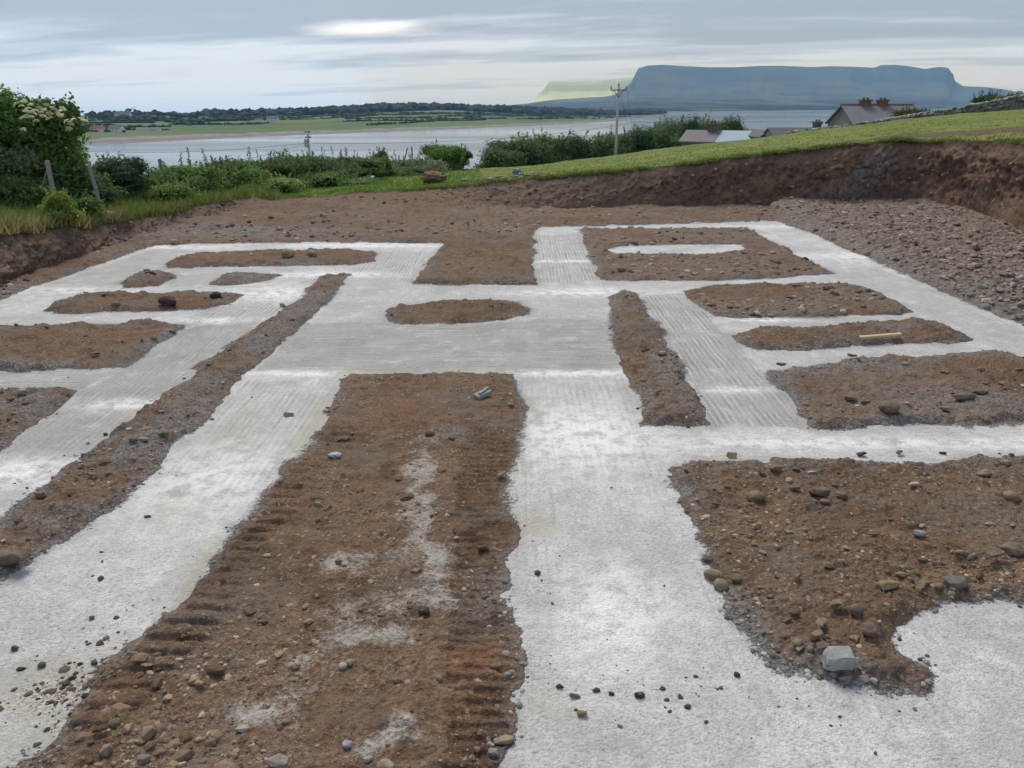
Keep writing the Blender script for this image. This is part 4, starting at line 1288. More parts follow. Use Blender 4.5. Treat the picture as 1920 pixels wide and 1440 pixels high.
# dead dock stalks standing out of the hedge
tv, tf = tube([(0, 0, -0.6), (0.02, 0, 0.25), (0.0, 0.01, 0.62)], [0.012, 0.010, 0.004], 4)
q, f = list(tv), list(tf)
r = random.Random(5)
for i in range(22):
    zz = r.uniform(0.28, 0.62)
    a = r.uniform(0, 6.28)
    n = len(q)
    l = 0.05 * (1.1 - zz) + 0.02
    q += [(0.01, 0, zz), (math.cos(a) * l, math.sin(a) * l, zz + 0.03), (math.cos(a + .6) * l * .8, math.sin(a + .6) * l * .8, zz - 0.015)]
    f += [(n, n + 1, n + 2)]
STALK = py_mesh('stalk', q, f)
STALK.materials.append(M['bark'])
for i, cnt in ((7, 3), (8, 6), (9, 5), (10, 5), (11, 6), (13, 4)):
    o_, h_, w_ = bushes[i]
    for k in range(cnt):
        s = link('stalk', STALK, None, o_)
        s.location = (rnd.uniform(-1, 1) * w_, rnd.uniform(-0.5, 0.5), h_ * rnd.uniform(0.80, 0.95))
        s.rotation_euler = (rnd.uniform(-.15, .15), rnd.uniform(-.2, .2), rnd.uniform(0, 6))
        kk = rnd.uniform(0.7, 1.25)
        s.scale = (kk * 0.8, kk * 0.8, kk * 0.75)

# the belt of trees in front of the bay
BELT = [(932, 280, 74, 60), (962, 264, 77, 75), (1000, 257, 80, 70), (1038, 260, 82, 70), (1078, 258, 84, 75), (1118, 254, 86, 75), (1150, 250, 90, 60),
        (1182, 246, 92, 70), (1216, 237, 95, 75), (1246, 228, 99, 70), (1282, 221, 102, 80), (1322, 223, 104, 75), (1358, 224, 106, 60), (1382, 233, 107, 40)]
where = ['leftmost, beside the gap in the hedge', 'second from the gap', 'third from the gap', 'fourth from the gap', 'midway to the pole', 'left of the pole',
         'just behind the pole', 'just right of the pole', 'second right of the pole', 'third right of the pole', 'tallest, left of the mauve roof',
         'right behind the chimney of the mauve roof', 'behind the pale blue roof', 'smallest, at the right end']
for i, (a, b, Yd, w) in enumerate(BELT):
    c = [(0.080, 0.128, 0.050), (0.064, 0.106, 0.046), (0.098, 0.150, 0.056)][i % 3]
    woody('broadleaf_tree', a, b - 2, Yd, w * 1.7, c, 'leafy tree in the belt before the bay, ' + where[i], 'tree', 'belt of trees before the bay', 4200, 0.22, 14,
          seed=60 + i, low=0.30)
woody('gorse_bush', 1716, 205, 65.5, 96, (0.115, 0.13, 0.045), 'olive gorse bush behind the stone wall, against the large slate roof', 'shrub', None, 3600, 0.12, 10, seed=91, ry=1.4, low=0.55)
woody('windswept_tree', 1856, 178, 62, 60, (0.05, 0.085, 0.05), 'small dark windswept tree above the stone wall', 'tree', None, 2600, 0.13, 8, seed=92, low=0.5)
woody('scrub_bush', 1912, 176, 60, 110, (0.085, 0.14, 0.048), 'green scrub bush behind the wall at the right frame edge', 'shrub', None, 3200, 0.13, 9, seed=93, low=0.5)


# far woods and hedgerows: blobs of foliage in one mass
def far_mass(name, pts, label, col):
    pts = np.array(pts)
    n = len(pts)
    nv = len(IV0)
    jig = 1 + 0.35 * rng.uniform(-1, 1, (n, nv))
    V = pts[:, None, :3] + IV0[None] * pts[:, None, 3:6] * jig[..., None]
    Fm = (IF0[None] + (np.arange(n) * nv)[:, None, None]).reshape(-1, 3)
    k = rng.uniform(0.6, 1.35, n)
    c = np.array(col)[None] * k[:, None]
    C = np.repeat(np.concatenate([c, np.ones((n, 1))], 1), nv, 0)
    o = link(name, np_mesh(name, V.reshape(-1, 3), Fm, False, {'col': C}), M['farleaf'])
    return props(o, label, 'wood', None, 'stuff')


def az_of(px, py=210):
    d = ray(px, py)
    return d[0] / d[1]


wood, hedge = [], []
for i in range(2300):
    px = rng.uniform(380, 1245)
    dens = np.interp(px, [380, 480, 560, 650, 900, 1000, 1245], [0.1, 0.35, 0.6, 1, 1, 1, 1])
    if rng.random() > dens:
        continue
    vmin = np.interp(px, [380, 560, 640, 720, 850, 900, 1000, 1100, 1245], [1.86, 1.72, 1.70, 1.68, 1.80, 1.68, 1.55, 1.6, 1.6])
    v_ = rng.uniform(vmin, 2.02)
    X, Y, Z = shore_pt(az_of(px), v_)
    s_h = rng.uniform(4.5, 9.0)
    wood.append((X, Y, Z + s_h * 0.5, rng.uniform(7, 13), rng.uniform(7, 12), s_h))
for i in range(420):
    px = rng.uniform(-300, 560)
    v_ = rng.choice([rng.uniform(1.9, 2.02), rng.uniform(1.60, 1.92)])
    X, Y, Z = shore_pt(az_of(px), v_)
    if fbm(np.array([X]), np.array([Y]), 0.006, 2, 151)[0] < -0.05 and v_ < 1.97:
        continue
    s_h = rng.uniform(2.5, 6.0)
    wood.append((X, Y, Z + s_h * 0.5, rng.uniform(5, 11), rng.uniform(4, 8), s_h))
far_mass('far_wood', wood, 'dark wood along the skyline of the far shore', (0.028, 0.046, 0.030))
for i in range(52):
    v0 = rng.uniform(1.12, 1.75)
    p0 = rng.uniform(-250, 1050)
    ln = rng.uniform(60, 280)
    for k in range(int(ln / 3.0)):
        px = p0 + k * 3.0
        if px > 1180 or rng.random() < 0.25:
            continue
        vv_ = v0 + 0.02 * math.sin(px * 0.02 + i) + (px - p0) * 0.0001 * (i % 5 - 2)
        if px > 560 and vv_ > 1.68:
            continue
        X, Y, Z = shore_pt(az_of(px), vv_)
        s_h = rng.uniform(0.9, 2.4)
        hedge.append((X, Y, Z + s_h * 0.5, rng.uniform(2.2, 4.5), rng.uniform(1.5, 3), s_h))
for (pa, pb, va, vb, n) in ((330, 380, 1.3, 1.55, 40), (200, 330, 1.42, 1.6, 60), (620, 700, 1.5, 1.62, 30), (870, 905, 1.25, 1.45, 26), (380, 470, 1.45, 1.62, 60), (1010, 1080, 1.2, 1.5, 20)):
    for i in range(n):
        X, Y, Z = shore_pt(az_of(rng.uniform(pa, pb)), rng.uniform(va, vb))
        s_h = rng.uniform(2, 4.2)
        hedge.append((X, Y, Z + s_h * 0.5, rng.uniform(3, 6), rng.uniform(3, 5), s_h))
far_mass('far_hedgerow', hedge, 'hedgerows and scrub between the fields of the far shore', (0.046, 0.076, 0.036))
for i, (px, v_, sc_, lb) in enumerate(((241, 1.97, 9.0, 'round tree on the far skyline above the white houses'), (254, 1.97, 7.5, 'smaller round tree on the far skyline, right of its neighbour'),
                                       (818, 1.99, 8.0, 'pointed tree standing above the far skyline wood'), (878, 1.40, 7.0, 'lone bushy tree on the green field by the far beach'),
                                       (897, 1.38, 6.5, 'second bushy tree on the green field by the far beach'))):
    X, Y, Z = [float(t) for t in shore_pt(az_of(px), v_)]
    o = empty('far_tree', (X, Y, Z))
    props(o, lb, 'tree', 'single trees on the far shore')
    lo = crown_lobes(sc_ * 0.75, sc_ * 0.75, sc_ * 0.15, sc_ * (1.5 if i == 2 else 1.15), 7, 400 + i)
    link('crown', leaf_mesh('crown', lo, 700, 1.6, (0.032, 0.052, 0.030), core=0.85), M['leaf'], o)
    link('trunk', py_mesh('trunk', *tube([(0, 0, -1), (0, 0, sc_ * 0.6)], [0.5, 0.3], 6)), M['bark'], o)


# ------------------------------------------------------------------ buildings
def house(name, loc, rz, L, Wd, ze, zr, roofmat, wallmat, label, chim=(), win=(), ridge=None, base=0.0, group=None, oh=0.25, roofsplit=None):
    """gabled house: long axis local x, front towards -y; ze/zr eave and ridge heights above loc"""
    o = empty(name, loc, rz)
    props(o, label, 'house', group)
    l, w = L / 2, Wd / 2
    Vw = [(-l, -w, base), (l, -w, base), (l, w, base), (-l, w, base), (-l, -w, ze), (l, -w, ze), (l, w, ze), (-l, w, ze), (-l, 0, zr - 0.08), (l, 0, zr - 0.08)]
    link('wall', py_mesh('wall', Vw, [(0, 1, 5, 4), (2, 3, 7, 6), (1, 2, 6, 9, 5), (3, 0, 4, 8, 7)]), wallmat, o)
    sl = (zr - ze) / w
    th = 0.16
    segs = roofsplit or [(-l - oh, l + oh, roofmat)]
    for (xa, xb, mt) in segs:
        Vr, Fr = [], []
        for sg in (-1, 1):
            n = len(Vr)
            yo, zo = sg * (w + oh), ze - sl * oh
            pts = [(xa, yo, zo), (xb, yo, zo), (xb, 0, zr), (xa, 0, zr)]
            Vr += pts + [(p[0], p[1], p[2] + th) for p in pts]
            Fr += [(n + a, n + b, n + c, n + d) for a, b, c, d in ((4, 5, 6, 7), (3, 2, 1, 0), (0, 1, 5, 4), (1, 2, 6, 5), (2, 3, 7, 6), (3, 0, 4, 7))]
        rf = link('roof', py_mesh('roof', Vr, Fr), mt, o)
    if ridge is not None:
        link('ridge_tiles', py_mesh('ridge_tiles', *tube([(-l - oh, 0, zr + th), (l + oh, 0, zr + th)], [0.14, 0.14], 6)), ridge, rf)
    for (cx, cw, ch, mt, capm) in chim:
        bm = bmesh.new()
        box(bm, (cx, 0, zr + ch / 2 - 0.5), (cw, 0.8, ch + 1.0))
        c = bm_obj('chimney', bm, mt, rf)
        bm = bmesh.new()
        box(bm, (cx, 0, zr + ch + 0.08), (cw * 1.25, 1.0, 0.2))
        for t in (-0.22, 0.22):
            r_ = bmesh.ops.create_cone(bm, cap_ends=True, segments=10, radius1=0.16 * cw, radius2=0.13 * cw, depth=0.25)
            bmesh.ops.translate(bm, verts=r_['verts'], vec=(cx + t * cw, 0, zr + ch + 0.26))
        bm_obj('chimney_cap', bm, capm, rf)
    for (wx, wz, ww, wh) in win:
        bm = bmesh.new()
        box(bm, (wx, -w - 0.02, wz), (ww, 0.10, wh))
        wn = bm_obj('window', bm, M['white_paint'], o)
        bm = bmesh.new()
        box(bm, (wx, -w - 0.075, wz), (ww * 0.82, 0.03, wh * 0.84))
        bm_obj('pane', bm, M['glass'], wn)
    return o


# large slate house behind the wall
pE = at_dist(1598, 233, 96)
pR = at_dist(1640, 199, 100)
lx0, lx1 = pE[0], at_dist(1738, 233, 96)[0]
gz = float(field_z(0.42, 105)) - 1
house('slate_house', ((lx0 + lx1) / 2, 100, gz), 0.0, lx1 - lx0 - 0.5, 8.0, pE[2] - gz, pR[2] - gz, M['slate_grey'], M['render_grey'],
      'large house with grey slate roof, red ridge and two brick chimneys', chim=((-1.55, 1.1, 0.6, M['brick_red'], M['pot']), (0.55, 1.1, 0.6, M['brick_red'], M['pot'])),
      win=((-3.2, pE[2] - gz - 1.3, 1.2, 1.3), (-0.2, pE[2] - gz - 1.3, 1.2, 1.3), (2.8, pE[2] - gz - 1.3, 1.2, 1.3)), ridge=M['ridge_red'], oh=0.3)
bm = bmesh.new()
# pair of joined cottages: mauve roof and pale sheeted roof
pA, pB_ = at_dist(1276, 268, 86), at_dist(1398, 268, 86)
pt = at_dist(1350, 247, 89)
gz = float(field_z(0.22, 92)) - 1
Lc = pB_[0] - pA[0]
c = house('cottage', ((pA[0] + pB_[0]) / 2 + 2.1, 88.6, gz), -0.5, Lc * 1.22, 5.4, pA[2] - gz, pt[2] - gz, M['slate_mauve'], M['render_grey'],
          'low cottage with half mauve, half pale blue roof below the field', chim=((-1.6, 1.0, 0.7, M['pot'], M['pot']),),
          roofsplit=[(-Lc * 0.61 - 0.3, -0.5, M['slate_mauve']), (-0.5, Lc * 0.61 + 0.3, M['tin_blue'])], oh=0.2)
# small shed gable and the long dark roof
pG = at_dist(1424, 247, 84)
gz = float(field_z(0.26, 88)) - 1
house('shed', (pG[0] + 0.6, 86.0, gz), math.pi / 2 + 0.1, 5.0, 1.9, at_dist(1424, 258, 84)[2] - gz, pG[2] - gz, M['slate_dark'], M['render_grey'],
      'small grey shed gable between the cottage and the long dark roof', oh=0.12)
p0, p1 = at_dist(1432, 258, 80), at_dist(1536, 256, 80)
gz = float(field_z(0.3, 84)) - 1
house('long_cottage', ((p0[0] + p1[0]) / 2 + 1.2, 82.5, gz), 0.0, p1[0] - p0[0], 5.0, p0[2] - gz - 0.3, at_dist(1500, 242, 82.5)[2] - gz, M['slate_dark'], M['render_grey'],
      'long low cottage roof of dark slate with one end chimney', chim=((2.15, 0.62, 0.55, M['slate_dark'], M['slate_dark']),), oh=0.1)

# houses across the water
FAR = [(184, 247, 22, 'tile_red', 'white far house with red tiled roof near the beach', 0.12), (219, 247, 26, 'slate_grey', 'white far house with grey roof beside the red one', -0.3),
       (268, 245, 20, 'slate_grey', 'long pale far shed right of the grey roofed house', 0.1), (292, 245, 18, 'slate_grey', 'lowest pale far shed at the end of the row', 0.0),
       (291, 222, 10, 'slate_grey', 'tiny bright white far house high on the slope', 0.2), (232, 222, 26, 'slate_grey', 'wide pale far house under the skyline trees', 0.0),
       (382, 226, 16, 'slate_grey', 'white far house among trees above the fields', 0.2), (486, 229, 14, 'slate_grey', 'small white far house left of the line pole', -0.2),
       (512, 228, 20, 'slate_grey', 'grey far farm building next to the small white house', 0.1), (460, 231, 12, 'slate_grey', 'low grey far barn left of the small white house', 0.0)]
for (a, b, w, rm, lb, rz) in FAR:
    azv = az_of(a, b)
    best = min(np.linspace(1.0, 2.0, 80), key=lambda v_: abs((lambda P: (720 - FPX * ((P[2] - CAMZ) * CP + P[1] * SP) / (P[1] * CP - (P[2] - CAMZ) * SP)))([float(t) for t in shore_pt(azv, v_)]) - b))
    X, Y, Z = [float(t) for t in shore_pt(azv, best)]
    L_ = w * Y / FPX
    shed = 'shed' in lb or 'barn' in lb
    house('far_house', (X, Y, Z), rz, L_, L_ * 0.5, L_ * (0.16 if shed else 0.24), L_ * (0.27 if shed else 0.46), M[rm], M['render_white'], lb,
          win=() if w < 20 or shed else ((-L_ * 0.3, L_ * 0.13, L_ * 0.09, L_ * 0.1), (-L_ * 0.05, L_ * 0.13, L_ * 0.09, L_ * 0.1), (L_ * 0.22, L_ * 0.13, L_ * 0.12, L_ * 0.1)),
          chim=() if w < 20 or shed else ((L_ * 0.38, L_ * 0.07, L_ * 0.08, M['render_white'], M['pot']),), group='houses on the far shore', base=-3.0)


# ------------------------------------------------------------------ poles, wires, fence
def utility_pole(px, top, base, Y, label, armw, kind):
    pt, pb = at_dist(px, top, Y), at_dist(px, base, Y)
    X = pt[0]
    zb_ = min(pb[2], float(field_z(X / Y, Y)))
    h = pt[2] - zb_
    o = empty('utility_pole', (X, Y, zb_))
    props(o, label, 'utility pole', 'poles of the power line')
    link('pole', py_mesh('pole', *tube([(0, 0, -1.2), (0, 0, h * 0.5), (0, 0, h)], [0.11, 0.095, 0.075], 10), True), M['pole'], o)
    ends = []
    if kind == 'arm':
        bm = bmesh.new()
        box(bm, (0, -0.13, h - 0.28), (armw, 0.06, 0.07))
        a = bm_obj('crossarm', bm, M['polecon'], o)
        for t in (-0.95, 0.0, 0.95):
            zz = h - 0.2 if t else h
            v, f = tube([(t * armw / 2, -0.13 if t else 0, zz), (t * armw / 2, -0.13 if t else 0, zz + 0.06), (t * armw / 2, -0.13 if t else 0, zz + 0.13)], [0.03, 0.055, 0.03], 8)
            link('insulator', py_mesh('insulator', v, f), M['polecon'], a)
            ends.append((X + t * armw / 2, Y, zb_ + zz + 0.26))
        for sg in (-1, 1):
            v, f = tube([(sg * armw * 0.3, -0.12, h - 0.3), (0, -0.1, h - 0.75)], [0.025, 0.025], 5)
            link('brace', py_mesh('brace', v, f), M['polecon'], a)
    else:
        for sg, dz in ((-1, 0.35), (1, 0.35), (-1, 0.75), (1, 0.75)):
            bm = bmesh.new()
            box(bm, (sg * 0.13, 0, h - dz), (0.16, 0.08, 0.10))
            bm_obj('insulator', bm, M['polecon'], o)
        bm = bmesh.new()
        box(bm, (-0.16, -0.15, h - 1.2), (0.22, 0.22, 0.6))
        bm_obj('transformer_box', bm, M['pole'], o)
        bm = bmesh.new()
        box(bm, (0.2, -0.1, h - 2.9), (0.26, 0.12, 0.14))
        bm_obj('bracket', bm, M['polecon'], o)
        ends = [(X - 0.25, Y, zb_ + h - 1.2), (X + 0.25, Y, zb_ + h - 1.2)]
    return o, ends


p1_, e1 = utility_pole(1160, 161, 291, 58.5, 'tall grey power line pole with crossarm standing on the grass crest', 1.15, 'arm')
p2_, e2 = utility_pole(576, 238, 300, 62.0, 'shorter grey line pole with boxes rising behind the hedge', 0, 'box')


def wire(a, b, sag, label, r=0.014):
    a, b = Vector(a), Vector(b)
    pts = [a.lerp(b, t / 16) - Vector((0, 0, sag * 4 * (t / 16) * (1 - t / 16))) for t in range(17)]
    o = link('cable', py_mesh('cable', *tube(pts, r, 5)), M['wire'])
    props(o, label, 'cable', 'wires of the power line')


wire(e2[0], at_dist(-60, 262, 75), 0.9, 'thin cable running left from the shorter pole over the water')
wire(e2[0], at_dist(420, 305, 52), 0.15, 'thin cable slanting down left from the shorter pole')
wire(e2[1], at_dist(1180, 232, 88), 0.6, 'thin cable running right from the shorter pole over the water')
for k, nm in enumerate(('left', 'middle', 'right')):
    wire(e1[k], (e1[k][0] + 16, e1[k][1] + 95, e1[k][2] - 9), 0.9, 'thin wire leaving the %s end of the tall pole crossarm' % nm, 0.010)

POSTS = [(88, 301, 352, 16.6, 0.048, 0.0, 'weathered grey fence post standing upright, nearest to the elder'), (166, 309, 378, 18.2, 0.042, 0.12, 'tall weathered fence post leaning left beside the hawthorn'),
         (299, 298, 340, 24.0, 0.055, 0.0, 'fence post right of the hawthorn, first of the far row'), (355, 299, 335, 25.8, 0.05, 0.0, 'fence post second of the far row, against the water'),
         (397, 306, 335, 27.2, 0.05, 0.02, 'short fence post third of the far row, half in leaves'), (438, 300, 335, 28.5, 0.055, 0.0, 'fence post last of the far row, beside dead stalks'),
         (772, 275, 312, 41, 0.04, 0.0, 'thin fence post right of the dark upright shrub'), (764, 277, 312, 41.5, 0.035, -0.3, 'slanting thin stake propped near the small elder')]
prev = None
for i, (a, b, cb, Yd, r_, lean, lb) in enumerate(POSTS):
    pt = at_dist(a, b, Yd)
    zb_ = float(field_z(pt[0] / Yd, Yd))
    h = pt[2] - zb_
    lx_ = lean * h
    q, f = tube([(lx_, 0, -0.4), (lx_ * 0.5, 0, h * 0.5), (0, 0, h - 0.01), (0, 0, h)], [r_, r_ * 1.02, r_ * 0.97, r_ * 0.8], 8)
    po = props(link('fence_post', py_mesh('fence_post', q, f, False), M['post']), lb, 'fence post', 'fence posts along the hedge')
    po.location = (pt[0], Yd, zb_)
    if prev and i < 6:
        for kz in (0.25, 0.6):
            wire((prev[0], prev[1], prev[2] - kz), (pt[0], Yd, pt[2] - kz), 0.03, ('upper' if kz < .5 else 'lower') + ' fence wire between post %s and the next one right' % ['', 'nearest the elder', 'that leans left', 'right of the hawthorn', 'second of the far row', 'third of the far row'][i], 0.004)
    prev = pt
# gap between nearest post: broken batten leaning on it
q, f = tube([(0, 0, 0), (0.16, 0.02, 0.34)], [0.015, 0.015], 5)
pz = at_dist(80, 346, 17.4)
bo = props(link('batten', py_mesh('batten', q, f), M['post']), 'thin broken batten leaning against the nearest fence post', 'batten')
bo.location = (pz[0], 17.4, pz[2])
# sawn offcuts on the verge
for i, (a, b, l, rz, lb) in enumerate(((172, 375, 0.42, 0.15, 'longest pale timber offcut lying at the foot of the leaning post'), (194, 378, 0.32, -0.25, 'middle pale timber offcut lying on the grass right of the leaning post'),
                                       (203, 384, 0.26, 0.05, 'shortest pale timber offcut on the bank edge grass'))):
    P0 = at_dist(a, b, 18.6 - 0.25 * i)
    zg = float(field_z(P0[0] / P0[1], P0[1]))
    bm = bmesh.new()
    box(bm, (0, 0, 0.03), (l, 0.10, 0.06), 0)
    bmesh.ops.bevel(bm, geom=bm.edges[:], offset=0.006, segments=1)
    po = bm_obj('timber_offcut', bm, M['plank'])
    po.location = (P0[0], P0[1], zg + 0.09)
    po.rotation_euler = (0.1, 0.05, rz)
    props(po, lb, 'timber', 'timber offcuts by the fence')


# ------------------------------------------------------------------ dry stone wall on the crest
def rock_mesh(name, seed, sub=2, angular=0.0, amp=0.2):
    r = random.Random(seed)
    bm = bmesh.new()
    if angular > 0:
        for i in range(16):
            v = Vector((r.gauss(0, 1), r.gauss(0, 1), r.gauss(0, 1))).normalized() * r.uniform(0.85, 1.05)
            v.x = max(-0.8, min(0.8, v.x * 1.1)); v.y = max(-0.78, min(0.78, v.y * 1.1)); v.z = max(-0.75, min(0.75, v.z * 1.1))
            bm.verts.new(v)
        bmesh.ops.convex_hull(bm, input=bm.verts[:])
        for v in [v for v in bm.verts if not v.link_faces]:
            bm.verts.remove(v)
        bmesh.ops.bevel(bm, geom=bm.edges[:], offset=0.07, segments=1, affect='EDGES')
        bmesh.ops.triangulate(bm, faces=bm.faces[:])
    else:
        bmesh.ops.create_icosphere(bm, subdivisions=sub, radius=1.0)
    me = bpy.data.meshes.new(name)
    bm.to_mesh(me)
    bm.free()
    co = np.empty(len(me.vertices) * 3)
    me.vertices.foreach_get('co', co)
    co = co.reshape(-1, 3)
    k = 1 + amp * fbm(co[:, 0] * 1.3 + seed, co[:, 1] * 1.3 + co[:, 2] * 1.7, 1.0, 2, seed) + 0.3 * amp * fbm(co[:, 0] * 4 + seed, co[:, 1] * 4 + co[:, 2] * 3, 1.0, 2, seed + 9)
    co = co * k[:, None]
    mn, mx = co.min(0), co.max(0)
    co = (co - (mn + mx) / 2) / ((mx - mn) / 2)
    me.vertices.foreach_set('co', co.ravel())
    me.polygons.foreach_set('use_smooth', [angular == 0] * len(me.polygons))
    me.materials.append(M['stone'])
    me.update()
    return me


ROUND = [rock_mesh('stone', 500 + i, 3, 0, 0.28) for i in range(6)]
ANG = [rock_mesh('stone', 520 + i, 2, 1.0, 0.10) for i in range(7)]
LOWR = [rock_mesh('stone', 540 + i, 1, 0, 0.3) for i in range(5)]

wl = empty('dry_stone_wall')
w0, w1 = az_of(1478, 248), az_of(2020, 200)
waz = np.linspace(w0, w1, 130)
wy_, wz_ = np.interp(waz, cA, cP[:, 1]) + 0.6, None
wz_ = np.array([float(field_z(a, y)) for a, y in zip(waz, wy_)])
hw = np.interp(waz, [w0, az_of(1600, 236), az_of(1700, 225), az_of(1800, 213), az_of(1900, 205), w1], [0.12, 0.18, 0.28, 0.55, 1.0, 1.1])
V_, F_ = [], []
for i, (a, y, z_, h) in enumerate(zip(waz, wy_, wz_, hw)):
    V_ += [(a * y, y - 0.28, z_ - 0.3), (a * y, y - 0.2, z_ + h * 0.86), (a * y, y + 0.2, z_ + h * 0.86), (a * y, y + 0.28, z_ - 0.3)]
    if i:
        n = 4 * (i - 1)
        F_ += [(n, n + 4, n + 5, n + 1), (n + 1, n + 5, n + 6, n + 2), (n + 2, n + 6, n + 7, n + 3)]
wl.location = (V_[0][0], V_[0][1], V_[0][2] + 0.3)
wb = Vector(wl.location)
V_ = [tuple(Vector(v) - wb) for v in V_]
link('wall_core', py_mesh('wall_core', V_, F_), plain('wall_rubble', (0.20, 0.195, 0.17), 0.95, 0.7, 5.0, 0.1), wl)
props(wl, 'lichened dry stone wall climbing the crest of the field', 'wall')
for i in range(290):
    t = i / 289.0
    a = w0 + (w1 - w0) * (t + rnd.uniform(-.002, .002))
    y, h = float(np.interp(a, waz, wy_)), float(np.interp(a, waz, hw))
    z_ = float(np.interp(a, waz, wz_))
    lvl = rnd.choice([0.95, 0.95, 0.7, 0.42, 0.95])
    so = link('stone', rnd.choice(LOWR), None, wl)
    so.location = Vector((a * y, y - 0.22 * (1.05 - 0.3 * lvl) if lvl < 0.9 else y + rnd.uniform(-.15, .15), z_ + h * lvl)) - wb
    so.scale = (rnd.uniform(0.11, 0.27), rnd.uniform(0.10, 0.17), rnd.uniform(0.08, 0.16))
    so.rotation_euler = (rnd.uniform(-.4, .4), rnd.uniform(-.4, .4), rnd.uniform(0, 3))
    g = rnd.uniform(0.14, 0.46) * (1.25 if lvl > 0.9 else 0.8)
    so.color = (g, g * 0.99, g * 0.90, 1)

